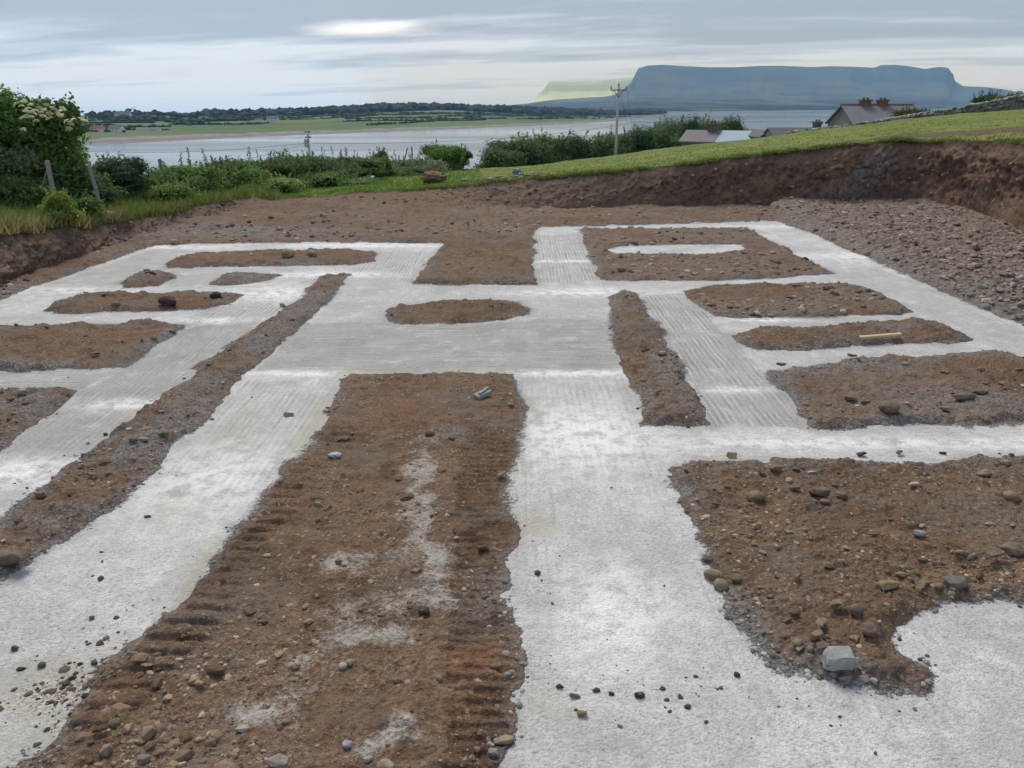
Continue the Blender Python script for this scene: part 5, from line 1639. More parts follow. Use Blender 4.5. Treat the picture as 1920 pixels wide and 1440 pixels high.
# ------------------------------------------------------------------ stones
TAN, BRN, GRY, DRK, PAL = (0.34, 0.265, 0.17), (0.21, 0.15, 0.11), (0.33, 0.32, 0.30), (0.085, 0.07, 0.062), (0.46, 0.40, 0.31)
PLOTB = 'in the large right foreground plot'
STONES = [  # px, py (foot), width px, height px, colour, angular, label
    (1340, 1090, 38, 27, TAN, 0, 'rounded tan stone at the plot edge, upper of the touching pair'),
    (1353, 1108, 28, 24, (0.27, 0.225, 0.17), 0, 'rounded brown stone at the plot edge, lower of the touching pair'),
    (1382, 1094, 22, 17, (0.27, 0.21, 0.14), 0, 'small brown stone right of the touching pair at the plot edge'),
    (1329, 1055, 24, 15, (0.16, 0.15, 0.145), 0, 'grey stone on the plot edge above the touching tan pair'),
    (1421, 942, 36, 28, (0.25, 0.185, 0.115), 0, 'large round brown boulder in the upper left of the right foreground plot'),
    (1420, 994, 18, 18, (0.36, 0.28, 0.175), 1, 'small square tan stone below the large round brown boulder'),
    (1538, 932, 38, 20, (0.20, 0.155, 0.115), 1, 'largest flat brown stone of the heap in the upper right plot'),
    (1580, 935, 20, 17, (0.27, 0.22, 0.16), 0, 'round stone right of the heap in the upper right plot'),
    (1550, 947, 22, 13, (0.25, 0.20, 0.14), 1, 'wedge stone below the heap in the upper right plot'),
    (1525, 957, 24, 18, (0.23, 0.18, 0.13), 1, 'pointed stone lower left of the heap in the upper right plot'),
    (1850, 893, 34, 14, (0.31, 0.26, 0.20), 0, 'smooth pale stone near the top right of the right foreground plot'),
    (1903, 942, 34, 26, (0.30, 0.24, 0.16), 0, 'tan boulder at the right frame edge, upper one'),
    (1903, 1042, 42, 32, (0.25, 0.20, 0.145), 0, 'large brown boulder at the right frame edge, lower one'),
    (1872, 1056, 38, 24, (0.22, 0.175, 0.14), 1, 'dull brown slab stone left of the lower edge boulder'),
    (1825, 1060, 30, 16, (0.25, 0.20, 0.16), 1, 'flat brown stone with sharp edge two left of the lower edge boulder'),
    (1671, 1112, 46, 27, (0.33, 0.25, 0.14), 1, 'wedge-shaped ochre stone alone above the white bay'),
    (1728, 1110, 32, 16, (0.30, 0.24, 0.18), 1, 'flat tan stone just right of the wedge-shaped ochre one'),
    (1795, 1116, 44, 26, (0.21, 0.185, 0.165), 1, 'big grey-brown slab beside the white bay'),
    (1785, 1125, 18, 14, (0.55, 0.52, 0.45), 1, 'small almost white angular stone at the rim of the white bay'),
    (1852, 1128, 20, 15, (0.36, 0.29, 0.19), 1, 'tan cube stone at the rim of the white bay'),
    (1760, 1112, 22, 12, (0.28, 0.22, 0.17), 0, 'small brown stone between flat tan stone and big slab'),
    (1495, 1089, 20, 17, (0.24, 0.185, 0.125), 1, 'single brown stone in the middle of bare soil right of the touching pair'),
    (1556, 1070, 24, 15, (0.23, 0.19, 0.15), 1, 'greyish stone in bare soil above the stone group'),
    (1571, 1150, 40, 24, (0.25, 0.20, 0.15), 1, 'flat layered stone at the top left of the stone group'),
    (1609, 1158, 27, 32, (0.225, 0.18, 0.14), 0, 'upright oval stone at the top right of the stone group'),
    (1542, 1180, 30, 24, (0.30, 0.235, 0.16), 1, 'tan stone with flat pale top in the stone group'),
    (1536, 1203, 30, 24, (0.23, 0.175, 0.125), 1, 'three-sided brown stone below the flat pale topped one'),
    (1632, 1198, 32, 28, (0.23, 0.175, 0.14), 0, 'smooth reddish brown stone at the right of the stone group'),
    (1546, 1228, 30, 26, (0.22, 0.165, 0.125), 1, 'brown angular stone leaning behind the grey block'),
    (1521, 1222, 14, 16, (0.25, 0.22, 0.17), 0, 'small oval stone left of the grey block'),
    (1605, 1204, 22, 18, (0.30, 0.24, 0.14), 1, 'crumbly ochre stone in the centre of the stone group'),
    (1584, 1280, 26, 17, (0.32, 0.27, 0.20), 1, 'wedge stone on the plot tip below the grey block'),
    (1566, 1272, 20, 12, (0.36, 0.32, 0.26), 1, 'pale flat stone on the plot tip below left of the grey block'),
    (1622, 1283, 22, 12, (0.33, 0.29, 0.22), 1, 'flat pale stone on the plot tip below right of the grey block'),
    (1638, 1288, 14, 12, (0.42, 0.38, 0.32), 1, 'whitish stone at the very tip of the right plot'),
    (402, 1268, 42, 20, (0.175, 0.115, 0.075), 1, 'flat triangular brown stone on the long central plot'),
    (185, 1380, 28, 20, (0.13, 0.09, 0.065), 1, 'dark brown clod stone near the bottom left of the long central plot'),
    (452, 1374, 28, 15, (0.46, 0.42, 0.36), 1, 'pale flat stone beside the white spill at bottom of the central plot'),
    (521, 1442, 42, 26, (0.40, 0.36, 0.30), 1, 'large pale angular stone at the bottom frame edge of the central plot'),
    (655, 1250, 13, 16, (0.42, 0.35, 0.24), 0, 'tan pebble, right one of the close pair on the central plot'),
    (642, 1256, 17, 16, (0.42, 0.40, 0.36), 0, 'pale pebble, left one of the close pair on the central plot'),
    (651, 1404, 20, 17, (0.42, 0.43, 0.44), 1, 'light grey faceted stone at the bottom of the central plot'),
    (690, 1430, 18, 13, (0.40, 0.40, 0.38), 0, 'light grey round stone just below the faceted grey one'),
    (722, 1448, 36, 24, (0.36, 0.31, 0.23), 0, 'tan stone cut by the bottom frame edge'),
    (944, 1396, 42, 13, (0.33, 0.27, 0.19), 1, 'long flat tan stone near the plot edge at the bottom'),
    (895, 1412, 13, 12, (0.26, 0.20, 0.15), 0, 'small brown stone below left of the long flat tan one'),
    (780, 1073, 22, 9, (0.33, 0.28, 0.21), 1, 'slim pale stone on the central plot right of the white spill'),
    (795, 1155, 24, 17, (0.12, 0.085, 0.06), 1, 'dark brown clod beside the right crawler track'),
    (572, 1143, 16, 11, (0.40, 0.34, 0.22), 0, 'tan half-buried pebble left on the central plot'),
    (600, 950, 24, 12, (0.35, 0.30, 0.22), 1, 'pale flat chip among crumbled soil on the central plot'),
    (634, 1058, 14, 13, (0.18, 0.165, 0.15), 0, 'grey pebble at the left end of the white spill'),
    (806, 818, 18, 14, (0.16, 0.125, 0.10), 0, 'dark brown stone in the upper part of the central plot'),
    (610, 775, 12, 9, (0.40, 0.38, 0.34), 1, 'small pale stone by the upper left edge of the central plot'),
    (20, 1068, 70, 44, (0.23, 0.18, 0.145), 1, 'large brown rock at the left frame edge on the long ridge'),
    (268, 829, 20, 11, (0.36, 0.31, 0.25), 0, 'pale flat stone on the left ridge, right one of two'),
    (250, 831, 16, 9, (0.30, 0.24, 0.17), 1, 'tan flat stone on the left ridge, left one of two'),
    (76, 935, 24, 16, (0.33, 0.28, 0.21), 1, 'tan flat rock near the lower end of the left ridge'),
    (97, 952, 12, 10, (0.36, 0.28, 0.17), 0, 'ochre pebble below the tan flat rock on the left ridge'),
    (1814, 752, 44, 20, (0.22, 0.18, 0.14), 0, 'largest boulder of the cluster in the right middle plot'),
    (1788, 752, 26, 13, (0.20, 0.165, 0.13), 1, 'left boulder of the cluster in the right middle plot'),
    (1840, 738, 28, 13, (0.19, 0.155, 0.125), 1, 'right boulder of the cluster in the right middle plot'),
    (1671, 776, 36, 27, (0.20, 0.165, 0.125), 0, 'rounded boulder half buried in the right middle plot'),
    (1596, 752, 22, 11, (0.23, 0.175, 0.13), 1, 'flat brown stone left of the half buried boulder'),
    (1775, 700, 22, 14, (0.24, 0.19, 0.15), 1, 'slanted stone near the top of the right middle plot'),
    (538, 482, 25, 24, (0.42, 0.37, 0.29), 0, 'larger pale boulder standing on the far left plot'),
    (584, 481, 19, 18, (0.38, 0.30, 0.20), 0, 'smaller pale boulder standing on the far left plot'),
    (312, 576, 42, 24, (0.085, 0.062, 0.05), 0, 'large dark brown boulder on the left narrow plot'),
    (402, 560, 21, 15, (0.075, 0.055, 0.045), 0, 'smaller dark brown boulder on the left narrow plot'),
    (196, 556, 14, 7, (0.14, 0.11, 0.085), 1, 'flat brown stone at the upper rim of the left narrow plot'),
    (216, 570, 18, 9, (0.28, 0.215, 0.145), 1, 'tan flat stone left of the large dark boulder'),
    (284, 513, 26, 12, (0.13, 0.095, 0.07), 1, 'brown rock on top of the smallest left mound'),
    (275, 509, 13, 6, (0.18, 0.13, 0.095), 1, 'thin slab leaning on the rock of the smallest left mound'),
    (321, 626, 17, 10, (0.34, 0.28, 0.20), 0, 'tan stone at the right end of the left middle plot'),
    (288, 643, 14, 9, (0.36, 0.28, 0.17), 0, 'ochre stone lower on the right end of the left middle plot'),
    (470, 478, 9, 8, (0.46, 0.43, 0.38), 1, 'small pale stone on the far left plot rim'),
    (1200, 1309, 21, 13, (0.065, 0.055, 0.058), 0, 'largest dark pebble lying on the white trench floor'),
    (1383, 1270, 12, 11, (0.085, 0.08, 0.075), 0, 'round dark pebble on white floor nearest the right plot tip'),
    (1290, 1329, 14, 9, (0.085, 0.08, 0.078), 0, 'dark pebble on white floor below right of the largest one'),
    (1008, 1079, 12, 11, (0.11, 0.11, 0.115), 0, 'grey pebble on white floor by the central plot edge'),
    (188, 1089, 11, 11, (0.14, 0.14, 0.14), 0, 'grey pebble alone on the left white trench floor'),
    (26, 1221, 13, 12, (0.13, 0.12, 0.115), 0, 'dark pebble at the far left of the white floor'),
    (76, 1253, 16, 13, (0.15, 0.115, 0.095), 0, 'brown clod on the left white floor, left of its pair'),
    (175, 1247, 13, 10, (0.13, 0.105, 0.085), 0, 'brown clod on the left white floor, right of its pair'),
    (276, 971, 14, 7, (0.16, 0.15, 0.14), 0, 'flat grey pebble on the left white floor, upper part'),
    (171, 1162, 11, 8, (0.16, 0.13, 0.11), 0, 'brown pebble on the left white floor, middle part'),
    (540, 782, 20, 7, (0.20, 0.18, 0.15), 1, 'flat brown chip on the upper left white floor'),
    (1092, 1345, 20, 17, (0.26, 0.20, 0.15), 1, 'reddish brown stone on the white floor near the central plot'),
    (1078, 1312, 22, 12, (0.20, 0.17, 0.14), 1, 'flat brown stone on white floor left of the largest dark pebble'),
    (1118, 1298, 16, 9, (0.085, 0.078, 0.075), 0, 'dark pebble on white floor left above the largest one'),
    (1147, 1304, 12, 8, (0.085, 0.078, 0.075), 0, 'dark pebble just left of the largest one on white floor'),
    (1052, 1290, 20, 12, (0.15, 0.10, 0.09), 1, 'dark reddish clod on white floor close to the central plot edge'),
    (1076, 386, 13, 12, (0.36, 0.27, 0.19), 1, 'pale square stone at the foot of the earth bank, left of two'),
    (1113, 393, 12, 6, (0.50, 0.42, 0.30), 1, 'small light chip at the foot of the earth bank'),
    (1297, 378, 12, 9, (0.46, 0.40, 0.34), 1, 'pale stone at the foot of the earth bank below the field crest'),
    (617, 415, 13, 5, (0.40, 0.37, 0.32), 1, 'pale flat stone on the far soil left of centre'),
    (588, 418, 12, 8, (0.34, 0.29, 0.23), 0, 'tan stone left of the pale flat one on the far soil'),
    (216, 457, 18, 9, (0.34, 0.345, 0.35), 1, 'grey broken block on the left soil slope'),
    (232, 452, 13, 9, (0.30, 0.305, 0.315), 1, 'smaller grey broken block right of the other on the left slope'),
    (192, 468, 18, 6, (0.36, 0.29, 0.21), 1, 'tan slab on the left soil slope below the grey blocks'),
]


def put_stone(px, py, w, h, col, ang, label=None, group=None, small=False, sink=0.18):
    p = on_plane(px, py, 0.08)
    for _ in range(3):
        zg = ground_z(p[0], p[1])
        p = on_plane(px, py, zg)
    k = depth(p) / FPX
    sw, sh = w * k / 2, h * k / 2
    pool = ANG if (ang or small) else ROUND
    o = link('stone', rnd.choice(pool))
    vert = max(0.35 * sw, sh * 0.85)
    # the visible height mixes height and depth, seen from above
    tilt = math.atan2(CAMZ, p[1])
    dy = min(sw * 1.0, max(sw * 0.55, sh * 1.1))
    o.scale = (sw, dy, vert)
    o.location = (p[0], p[1] + dy * 0.7, ground_z(p[0], p[1] + dy * 0.7) + vert * (1 - 2 * sink))
    o.rotation_euler = (rnd.uniform(-.12, .12), rnd.uniform(-.12, .12), rnd.uniform(-0.5, 0.5) + rnd.choice((0, math.pi)))
    o.color = (*col, 1)
    if label:
        props(o, label, 'stone', group)
    return o


for (a, b, w, h, c, an, lb) in STONES:
    put_stone(a, b, w, h, c, an, lb)

# the less remarkable stones, told apart only by their plot
SCAT = {'A': ('long central soil plot', 50, 'small stones of the central plot'),
        'B': ('right foreground plot', 90, 'small stones of the right foreground plot'),
        'D': ('right middle plot', 26, 'small stones of the right middle plot'),
        'K': ('long left ridge', 40, 'small stones of the left ridge'),
        'P': ('left middle plot', 14, 'small stones of the left middle plot'),
        'Q': ('plot at the left frame edge', 14, 'small stones of the lower left plot'),
        'C': ('short right ridge', 22, 'small stones of the right ridge')}
for k, (lb, cnt, grp) in SCAT.items():
    pl = np.array(ISL[k])
    lo, hi = np.maximum(pl.min(0), (-20, 0)), np.minimum(pl.max(0), (1940, 1450))
    done = 0
    while done < cnt:
        a, b = rnd.uniform(lo[0], hi[0]), rnd.uniform(lo[1], hi[1])
        p = on_plane(a, b, 0.1)
        if sdf(np.array([p[0]]), np.array([p[1]]), ISLW[k], 1.0)[0] < 0.04:
            continue
        sc_ = (b - 194) / 1000.0
        w = min(24, max(6, (4 + 14 * rnd.random() ** 2.2) * (0.6 + sc_)))
        g = rnd.uniform(0.75, 1.25)
        c, cn = rnd.choice([(TAN, 'tan'), ((0.24, 0.185, 0.13), 'brown'), ((0.27, 0.25, 0.225), 'grey'), ((0.17, 0.125, 0.09), 'dark brown'), ((0.40, 0.365, 0.31), 'pale')])
        an_ = rnd.random() < 0.8
        tx = 'left middle right'.split()[min(2, int(3 * (a - lo[0]) / (hi[0] - lo[0])))]
        ty = 'top upper central lower bottom'.split()[min(4, int(5 * (b - lo[1]) / (hi[1] - lo[1])))]
        szn = 'tiny' if w < 9 else ('small' if w < 14 else 'fist-sized')
        lab = '%s %s %s stone, %s %s of the %s' % (szn, cn, 'angular' if an_ else 'rounded', ty, tx, lb)
        put_stone(a, b, w, w * rnd.uniform(0.45, 0.75), tuple(q * g for q in c), an_, lab, grp, small=(w < 11))
        done += 1

# broken concrete block
bm = bmesh.new()
vs = box(bm, (0, 0, 0), (0.36, 0.2, 0.2))
bmesh.ops.subdivide_edges(bm, edges=bm.edges[:], cuts=3, use_grid_fill=True)
for v in bm.verts:
    n_ = Vector((v.co.x * 11.3, v.co.y * 13.7, v.co.z * 12.1))
    j = math.sin(n_.x * 3 + n_.y * 2) * math.cos(n_.z * 4 + n_.x)
    v.co += Vector((j, math.sin(n_.y * 5 + n_.z), j * 0.7)) * 0.008
    if v.co.x < -0.09 and v.co.z > -0.03:
        v.co.z -= 0.05 * (-(v.co.x) - 0.09) / 0.09 * 1.4
        v.co.x += 0.035
    if v.co.x < -0.1:
        v.co.y *= 0.8
bmesh.ops.bevel(bm, geom=[e_ for e_ in bm.edges if e_.calc_face_angle(0) > 0.6], offset=0.012, segments=2, affect='EDGES')
ob = bm_obj('concrete_block', bm, M['concrete'])
p = on_plane(1578, 1232, 0.14)
kx = 56 * depth(p) / FPX / 0.36
ob.scale = (kx, kx * 1.05, kx * 0.95)
ob.location = (p[0], p[1] + 0.1 * kx, ground_z(p[0], p[1] + 0.08) + 0.085 * kx)
ob.rotation_euler = (0.12, 0.03, 0.05)
props(ob, 'broken light grey concrete block at the tip of the right plot', 'block')

# concrete fragment with a stub, on the central plot
bm = bmesh.new()
box(bm, (0, 0, 0.03), (0.30, 0.16, 0.07), 0.5)
box(bm, (0.03, 0.02, 0.075), (0.26, 0.05, 0.05), 0.75, 0.1)
bmesh.ops.bevel(bm, geom=bm.edges[:], offset=0.01, segments=1)
ob = bm_obj('concrete_fragment', bm, M['concrete'])
p = on_plane(905, 738, 0.07)
ob.location = (p[0], p[1], ground_z(p[0], p[1]) + 0.015)
ob.rotation_euler = (0.1, -0.12, 0.2)
ob.scale = (0.6, 0.6, 0.6)
props(ob, 'broken grey concrete fragment near the top of the central plot', 'fragment')

# plank
pa, pb = on_plane(1613, 627, 0.14), on_plane(1690, 622, 0.14)
L_ = math.hypot(pb[0] - pa[0], pb[1] - pa[1])
bm = bmesh.new()
box(bm, (0, 0, 0), (L_, 0.045, 0.025))
bmesh.ops.bevel(bm, geom=bm.edges[:], offset=0.006, segments=1)
ob = bm_obj('plank', bm, M['plank'])
mx, my = (pa[0] + pb[0]) / 2, (pa[1] + pb[1]) / 2
ob.location = (mx, my, max(ground_z(mx + d, my) for d in (-0.5, 0, 0.5)) + 0.035)
ob.rotation_euler = (0.1, -0.015, math.atan2(pb[1] - pa[1], pb[0] - pa[0]))
props(ob, 'pale sawn timber plank lying on the narrow right plot', 'plank')


# crumpled pieces
def crumple(name, px, py, Y, w, h, mat, label, cat, seed, flat=0.5):
    bm = bmesh.new()
    bmesh.ops.create_icosphere(bm, subdivisions=3, radius=1.0)
    co = np.array([v.co[:] for v in bm.verts])
    kk = 1 + 0.55 * np.abs(fbm(co[:, 0] * 2.2 + seed, co[:, 1] * 2.2 + co[:, 2] * 2, 1.0, 3, seed)) - 0.2
    for v, k_ in zip(bm.verts, kk):
        v.co *= float(k_)
    o = bm_obj(name, bm, mat, None, False)
    if Y is None:
        p = on_plane(px, py, 0.1)
        zg = ground_z(p[0], p[1])
    else:
        p = at_dist(px, py, Y)
        zg = float(field_z(p[0] / Y, Y))
    k_ = depth(p) / FPX
    o.scale = (w * k_ / 2, w * k_ / 2 * 0.8, h * k_ / 2)
    o.location = (p[0], p[1], zg + h * k_ / 2 * flat)
    return props(o, label, cat)


crumple('earth_clod', 813, 352, 27.8, 50, 25, M['clod'], 'big brown clod of dug earth on the grass edge', 'clod', 7, 0.85)
crumple('plastic_bag', 970, 333, 30.5, 18, 15, M['plastic'], 'crumpled grey-blue plastic bag on the strip of rubble', 'bag', 9, 0.6)
crumple('plastic_scrap', 628, 842, None, 26, 11, M['scrap'], 'crumpled pale blue scrap on the central plot', 'scrap', 12, 0.5)
#crumple('gravel_heap', 122, 990, None, 62, 34, M['concrete'], 'small heap of grey gravel on the left ridge', 'heap', 15, 0.25)
for i in range(26):
    a = rnd.uniform(862, 1012)
    hp = field_hit(a, 348 - (a - 862) * 0.09 - rnd.uniform(4, 9))
    so = link('rubble_stone', rnd.choice(LOWR))
    k_ = rnd.uniform(0.04, 0.10)
    so.scale = (k_ * 1.4, k_, k_ * 0.6)
    so.location = (hp[0], hp[1], hp[2] + k_ * 0.3)
    so.rotation_euler = (0, 0, rnd.uniform(0, 3))
    g = rnd.uniform(0.18, 0.38)
    so.color = (g, g, g * 0.98, 1)
    props(so, 'pale grey rubble stone in the strip on the grass edge right of the clod', 'stone', 'rubble strip on the grass edge')


# ------------------------------------------------------------------ pebbles, clods, crumbs: too many to count
def pebble_field(name, label, n, region, sizes, cols, seed, window=(-120, 2040, 395, 1560), need=None):
    r = np.random.default_rng(seed)
    px, py = r.uniform(window[0], window[1], n * 4), r.uniform(window[2], window[3], n * 4)
    P = np.array([on_plane(a, b, 0.05) for a, b in zip(px, py)])
    z, s, rg, nm, A1, A2, A3 = site(P[:, 0], P[:, 1])
    ok = region(P[:, 0], P[:, 1], s, rg, nm, A1, A2, A3, r)
    yb_ = np.interp(P[:, 0] / P[:, 1], bA, bP[:, 1])
    ok &= P[:, 1] < yb_ - 0.05
    idx = np.where(ok)[0][:n]
    P, z = P[idx], z[idx]
    m = len(idx)
    dep = P[:, 1] * CP + CAMZ * SP
    sz = np.maximum(sizes[0] + (sizes[1] - sizes[0]) * r.random(m) ** 3.2, 1.4 * dep / FPX) * 0.5
    nv = len(IVL)
    ang = r.uniform(0, 6.283, m)
    sc3 = np.stack([sz * r.uniform(0.8, 1.4, m), sz * r.uniform(0.7, 1.1, m), sz * r.uniform(0.40, 0.75, m)], -1)
    v = IVL[None] * (1 + 0.28 * r.uniform(-1, 1, (m, nv, 1))) * sc3[:, None]
    ca, sa = np.cos(ang)[:, None], np.sin(ang)[:, None]
    v = np.stack([v[..., 0] * ca - v[..., 1] * sa, v[..., 0] * sa + v[..., 1] * ca, v[..., 2]], -1)
    v += np.stack([P[:, 0], P[:, 1], z + sc3[:, 2] * 0.15], -1)[:, None]
    f = (IFL[None] + (np.arange(m) * nv)[:, None, None]).reshape(-1, 3)
    c = np.array(cols)[r.integers(0, len(cols), m)] * r.uniform(0.65, 1.3, (m, 1))
    C = np.repeat(np.concatenate([c, np.ones((m, 1))], 1), nv, 0)
    o = link(name, np_mesh(name, v.reshape(-1, 3), f, False, {'col': C}), M['pebble'])
    return props(o, label, 'pebbles', None, 'stuff')


tmpb = bmesh.new()
bmesh.ops.create_icosphere(tmpb, subdivisions=1, radius=1.0)
bmesh.ops.dissolve_limit(tmpb, angle_limit=0.01, verts=tmpb.verts[:], edges=tmpb.edges[:])
tmpb.free()
gr = (1 + 5 ** 0.5) / 2
IVL = np.array([(-1, gr, 0), (1, gr, 0), (-1, -gr, 0), (1, -gr, 0), (0, -1, gr), (0, 1, gr), (0, -1, -gr), (0, 1, -gr), (gr, 0, -1), (gr, 0, 1), (-gr, 0, -1), (-gr, 0, 1)]) / math.hypot(1, gr)
IFL = np.array([(0, 11, 5), (0, 5, 1), (0, 1, 7), (0, 7, 10), (0, 10, 11), (1, 5, 9), (5, 11, 4), (11, 10, 2), (10, 7, 6), (7, 1, 8),
                (3, 9, 4), (3, 4, 2), (3, 2, 6), (3, 6, 8), (3, 8, 9), (4, 9, 5), (2, 4, 11), (6, 2, 10), (8, 6, 7), (9, 8, 1)])


def clump(x, y, f, seed):
    return fbm(x, y, f, 3, seed)


pebble_field('soil_pebbles', 'small stones and crumbs strewn over the bare soil', 12500,
             lambda x, y, s, rg, nm, A1, A2, A3, r: (s > 0.02) & (r.random(len(x)) < np.clip(0.10 + 1.3 * clump(x, y, 1.4, 701), 0.03, 1) * np.where(rg == 0, 0.6, 1.0)),
             (0.008, 0.05), [(0.32, 0.24, 0.16), (0.25, 0.175, 0.115), (0.19, 0.13, 0.085), (0.42, 0.35, 0.26), (0.29, 0.215, 0.155), (0.15, 0.10, 0.07)], 1)
pebble_field('soil_clods', 'crumbled clods of brown earth on the plots and far soil', 1500,
             lambda x, y, s, rg, nm, A1, A2, A3, r: (s > 0.05) & (A2[:, 0] < 0.7) & (r.random(len(x)) < np.clip(1.6 * clump(x, y, 1.1, 711) - 0.15, 0, 1)),
             (0.02, 0.11), [(0.24, 0.165, 0.11), (0.18, 0.12, 0.08), (0.29, 0.205, 0.14)], 21)
pebble_field('edge_gravel', 'grey crushed stone along the edges of the trenches', 5200,
             lambda x, y, s, rg, nm, A1, A2, A3, r: (s > -0.05) & (s < 0.16) & (r.random(len(x)) < np.clip(A1[:, 1] * 1.2, 0, 1)),
             (0.012, 0.05), [(0.18, 0.165, 0.15), (0.27, 0.255, 0.235), (0.11, 0.10, 0.093), (0.38, 0.36, 0.33)], 2)
pebble_field('rubble_chips', 'mauve-brown rock chips covering the right platform and far soil', 6000,
             lambda x, y, s, rg, nm, A1, A2, A3, r: (s > 0.03) & (r.random(len(x)) < A2[:, 0]),
             (0.03, 0.17), [(0.31, 0.245, 0.20), (0.245, 0.19, 0.155), (0.37, 0.31, 0.26), (0.18, 0.14, 0.12), (0.33, 0.285, 0.25)], 3, (-100, 2040, 366, 640))
pebble_field('floor_crumbs', 'dark crumbs scattered over the white trench floor', 1500,
             lambda x, y, s, rg, nm, A1, A2, A3, r: (s < -0.02) & (r.random(len(x)) < np.clip(0.02 + A3[:, 1] * 0.9 + 0.05 * np.maximum(clump(x, y, 0.8, 704), 0)
                                                     + 0.5 * blob(x, y, 1180, 1290, 0.28, 0.13) + 0.22 * blob(x, y, 1400, 1310, 0.6, 0.2) + 0.25 * blob(x, y, 200, 1170, 0.45, 0.4), 0, 1)),
             (0.006, 0.036), [(0.10, 0.085, 0.075), (0.13, 0.10, 0.08), (0.17, 0.16, 0.155), (0.08, 0.075, 0.075)], 4, (-60, 2000, 700, 1470))

pebble_field('floor_clods', 'brown earth clods spilled on the white floor at lower left', 260,
             lambda x, y, s, rg, nm, A1, A2, A3, r: (s < 0.0) & (r.random(len(x)) < np.clip(blob(x, y, 110, 1310, 0.28, 0.16) + 0.6 * blob(x, y, 200, 1240, 0.3, 0.2), 0, 1)),
             (0.010, 0.055), [(0.11, 0.08, 0.06), (0.15, 0.11, 0.08), (0.09, 0.07, 0.055)], 6, (-60, 420, 1130, 1460))

# stones stuck in the earth bank
r = np.random.default_rng(77)
m = 1500
bi, bt = r.integers(0, naz, m), r.integers(6, nt - 8, m)
Vg = Vb.reshape(nt, naz, 3)[bt, bi]
inview = np.abs(Vg[:, 0] / Vg[:, 1]) < 0.75
Vg = Vg[inview]
m = len(Vg)
sz = 0.014 + 0.06 * r.random(m) ** 3
v = IVL[None] * (1 + 0.3 * r.uniform(-1, 1, (m, 12, 1))) * sz[:, None, None] * np.array([1.2, 0.9, 0.75]) + Vg[:, None]
c = np.array([(0.27, 0.215, 0.165), (0.16, 0.12, 0.095), (0.32, 0.30, 0.28), (0.19, 0.14, 0.105)])[r.integers(0, 4, m)] * r.uniform(0.6, 1.25, (m, 1))
o = link('bank_stones', np_mesh('bank_stones', v.reshape(-1, 3), (IFL[None] + (np.arange(m) * 12)[:, None, None]).reshape(-1, 3), False,
                                {'col': np.repeat(np.concatenate([c, np.ones((m, 1))], 1), 12, 0)}), M['pebble'])
props(o, 'stones stuck in the face of the earth bank', 'stones', None, 'stuff')


# ------------------------------------------------------------------ grass
def grass(name, label, azv, Y, Zb, hgt, wid, cols, seed, blades=5, spread=0.06, lean=0.5):
    r = np.random.default_rng(seed)
    n = len(azv) * blades
    A_, Y_ = np.repeat(azv, blades), np.repeat(Y, blades)
    H_ = np.repeat(hgt, blades) * r.uniform(0.5, 1.15, n)
    X_ = A_ * Y_ + r.normal(0, spread, n)
    Y2 = Y_ + r.normal(0, spread, n)
    Z_ = np.repeat(Zb, blades) - 0.02
    th = r.uniform(0, np.pi, n)
    wv_ = wid * r.uniform(0.6, 1.3, n)
    bx, by = np.cos(th) * wv_ / 2, np.sin(th) * wv_ / 2 * 0.5
    lx_, ly_ = r.normal(0, lean, n) * H_, r.normal(-0.15, lean, n) * H_
    q = np.stack([np.stack([X_ - bx, Y2 - by, Z_], -1), np.stack([X_ + bx, Y2 + by, Z_], -1), np.stack([X_ + lx_, Y2 + ly_, Z_ + H_], -1)], 1).reshape(-1, 3)
    c = np.array(cols)[np.repeat(r.integers(0, len(cols), len(azv)), blades)] * r.uniform(0.7, 1.3, (n, 1))
    C = np.repeat(np.concatenate([c, np.ones((n, 1))], 1), 3, 0)
    o = link(name, np_mesh(name, q, np.arange(n * 3).reshape(n, 3), False, {'col': C}), M['grass'])
    return props(o, label, 'grass', None, 'stuff')


r = np.random.default_rng(8)
GC = [(0.155, 0.21, 0.05), (0.20, 0.235, 0.06), (0.115, 0.17, 0.042), (0.26, 0.26, 0.09)]
DC = [(0.38, 0.32, 0.15), (0.30, 0.28, 0.115), (0.22, 0.25, 0.075), (0.42, 0.36, 0.19)]


def scatter_field(n, a0, a1, u0, u1, seed):
    r = np.random.default_rng(seed)
    a = r.uniform(a0, a1, n)
    yb, zb, yt, zt, yc, z_c = edge(a)
    y = yt + (yc - yt) * r.uniform(u0, u1, n) ** 1.4
    return a, y, field_z(a, y)


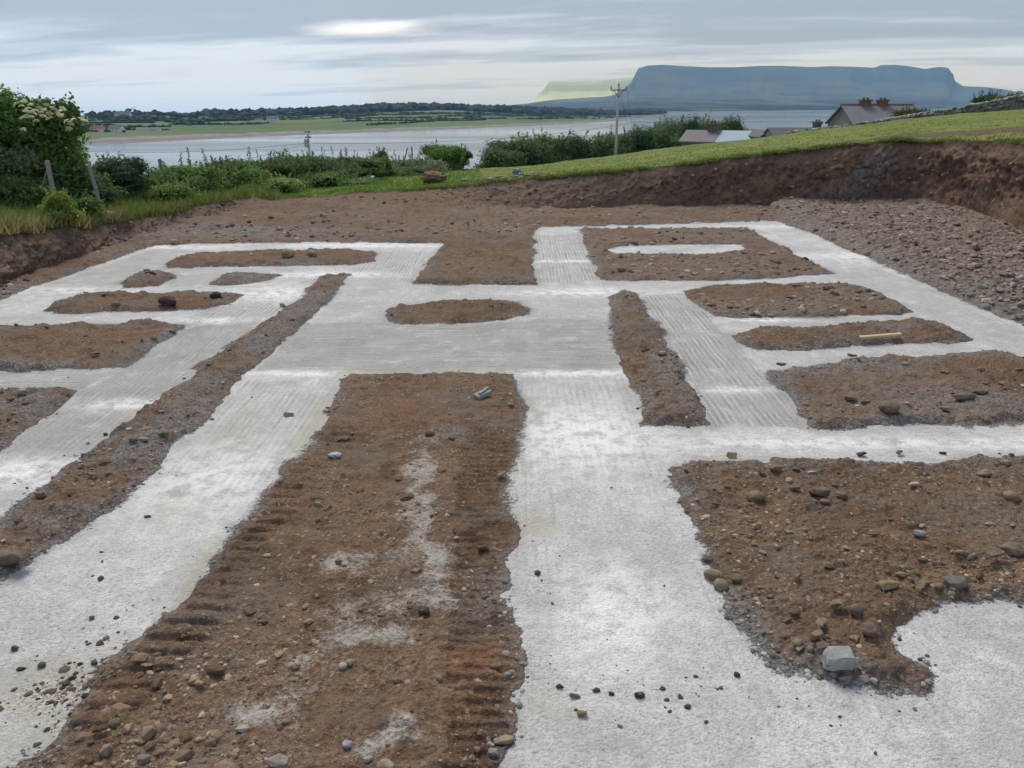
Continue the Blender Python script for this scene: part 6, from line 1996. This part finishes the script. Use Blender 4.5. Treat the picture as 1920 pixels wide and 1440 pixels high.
a, y, zz = scatter_field(9000, -0.20, 0.95, 0.0, 1.0, 41)
ok = np.ones(len(a), bool)
for (bx0, by0, brx, bry) in ((1890, 244, 4.0, 3.0), (1780, 250, 3.5, 1.6), (1690, 254, 4.0, 1.2), (1600, 262, 3, 0.8)):
    hp = field_hit(bx0, by0)
    ok &= (((a * y - hp[0]) / brx) ** 2 + ((y - hp[1]) / bry) ** 2) > 0.55
a, y, zz = a[ok], y[ok], zz[ok]
grass('field_turf', 'short bright green grass of the sloping field', a, y, zz, 0.03 + 0.04 * r.random(len(a)), 0.05, GC, 42, 4, 0.14, 0.8)
a, y, zz = scatter_field(3800, -0.35, 0.95, 0.0, 0.012, 43)
k_ = fbm(a * 60, a * 0, 1.0, 3, 44)
ok = (k_ > -0.15) & ~((a > -0.30) & (a < -0.12) & (k_ < 0.15))
grass('edge_turf', 'ragged turf hanging over the top of the earth bank', a[ok], y[ok] - 0.06, zz[ok] - 0.02, 0.06 + 0.09 * r.random(ok.sum()), 0.03, GC + DC[2:3], 45, 6, 0.08, 0.7)
a, y, zz = scatter_field(5200, -0.95, -0.30, 0.0, 1.0, 46)
grass('verge_grass', 'tall rough grass on the verge below the hedge', a, y, zz, 0.12 + 0.26 * r.random(len(a)) ** 1.5, 0.035, GC + [(0.13, 0.24, 0.05), (0.16, 0.27, 0.05), (0.30, 0.28, 0.115)], 47, 7, 0.09, 0.4)
a, y, zz = scatter_field(1500, -0.95, -0.50, 0.0, 0.25, 48)
grass('dry_grass', 'yellowed dry grass on the left bank edge', a, y - 0.1, zz - 0.02, 0.15 + 0.22 * r.random(len(a)), 0.026, DC, 49, 7, 0.08, 0.6)
a, y, zz = scatter_field(3500, -0.45, -0.04, 0.1, 1.0, 50)
grass('meadow_grass', 'lush green grass strip in front of the hedge', a, y, zz, 0.06 + 0.07 * r.random(len(a)), 0.04, [(0.15, 0.28, 0.045), (0.19, 0.31, 0.06), (0.12, 0.235, 0.04)], 51, 5, 0.1, 0.45)

# ------------------------------------------------------------------ haze
bm = bmesh.new()
box(bm, (1500, 6900, 275), (22400, 14200, 610))
hz = bm_obj('haze', bm, None)
m, T = material('haze')
pv = T.n('ShaderNodeVolumePrincipled')
pv.inputs['Color'].default_value = (0.30, 0.58, 1.0, 1)
pv.inputs['Absorption Color'].default_value = (1, 1, 1, 1)
pv.inputs['Density'].default_value = 8.5e-5
pv.inputs['Anisotropy'].default_value = 0.0
oo = T.n('ShaderNodeOutputMaterial')
T.t.links.new(pv.outputs[0], oo.inputs['Volume'])
hz.data.materials.append(m)
props(hz, 'pale blue haze filling the air over the bay', 'haze', None, 'stuff')
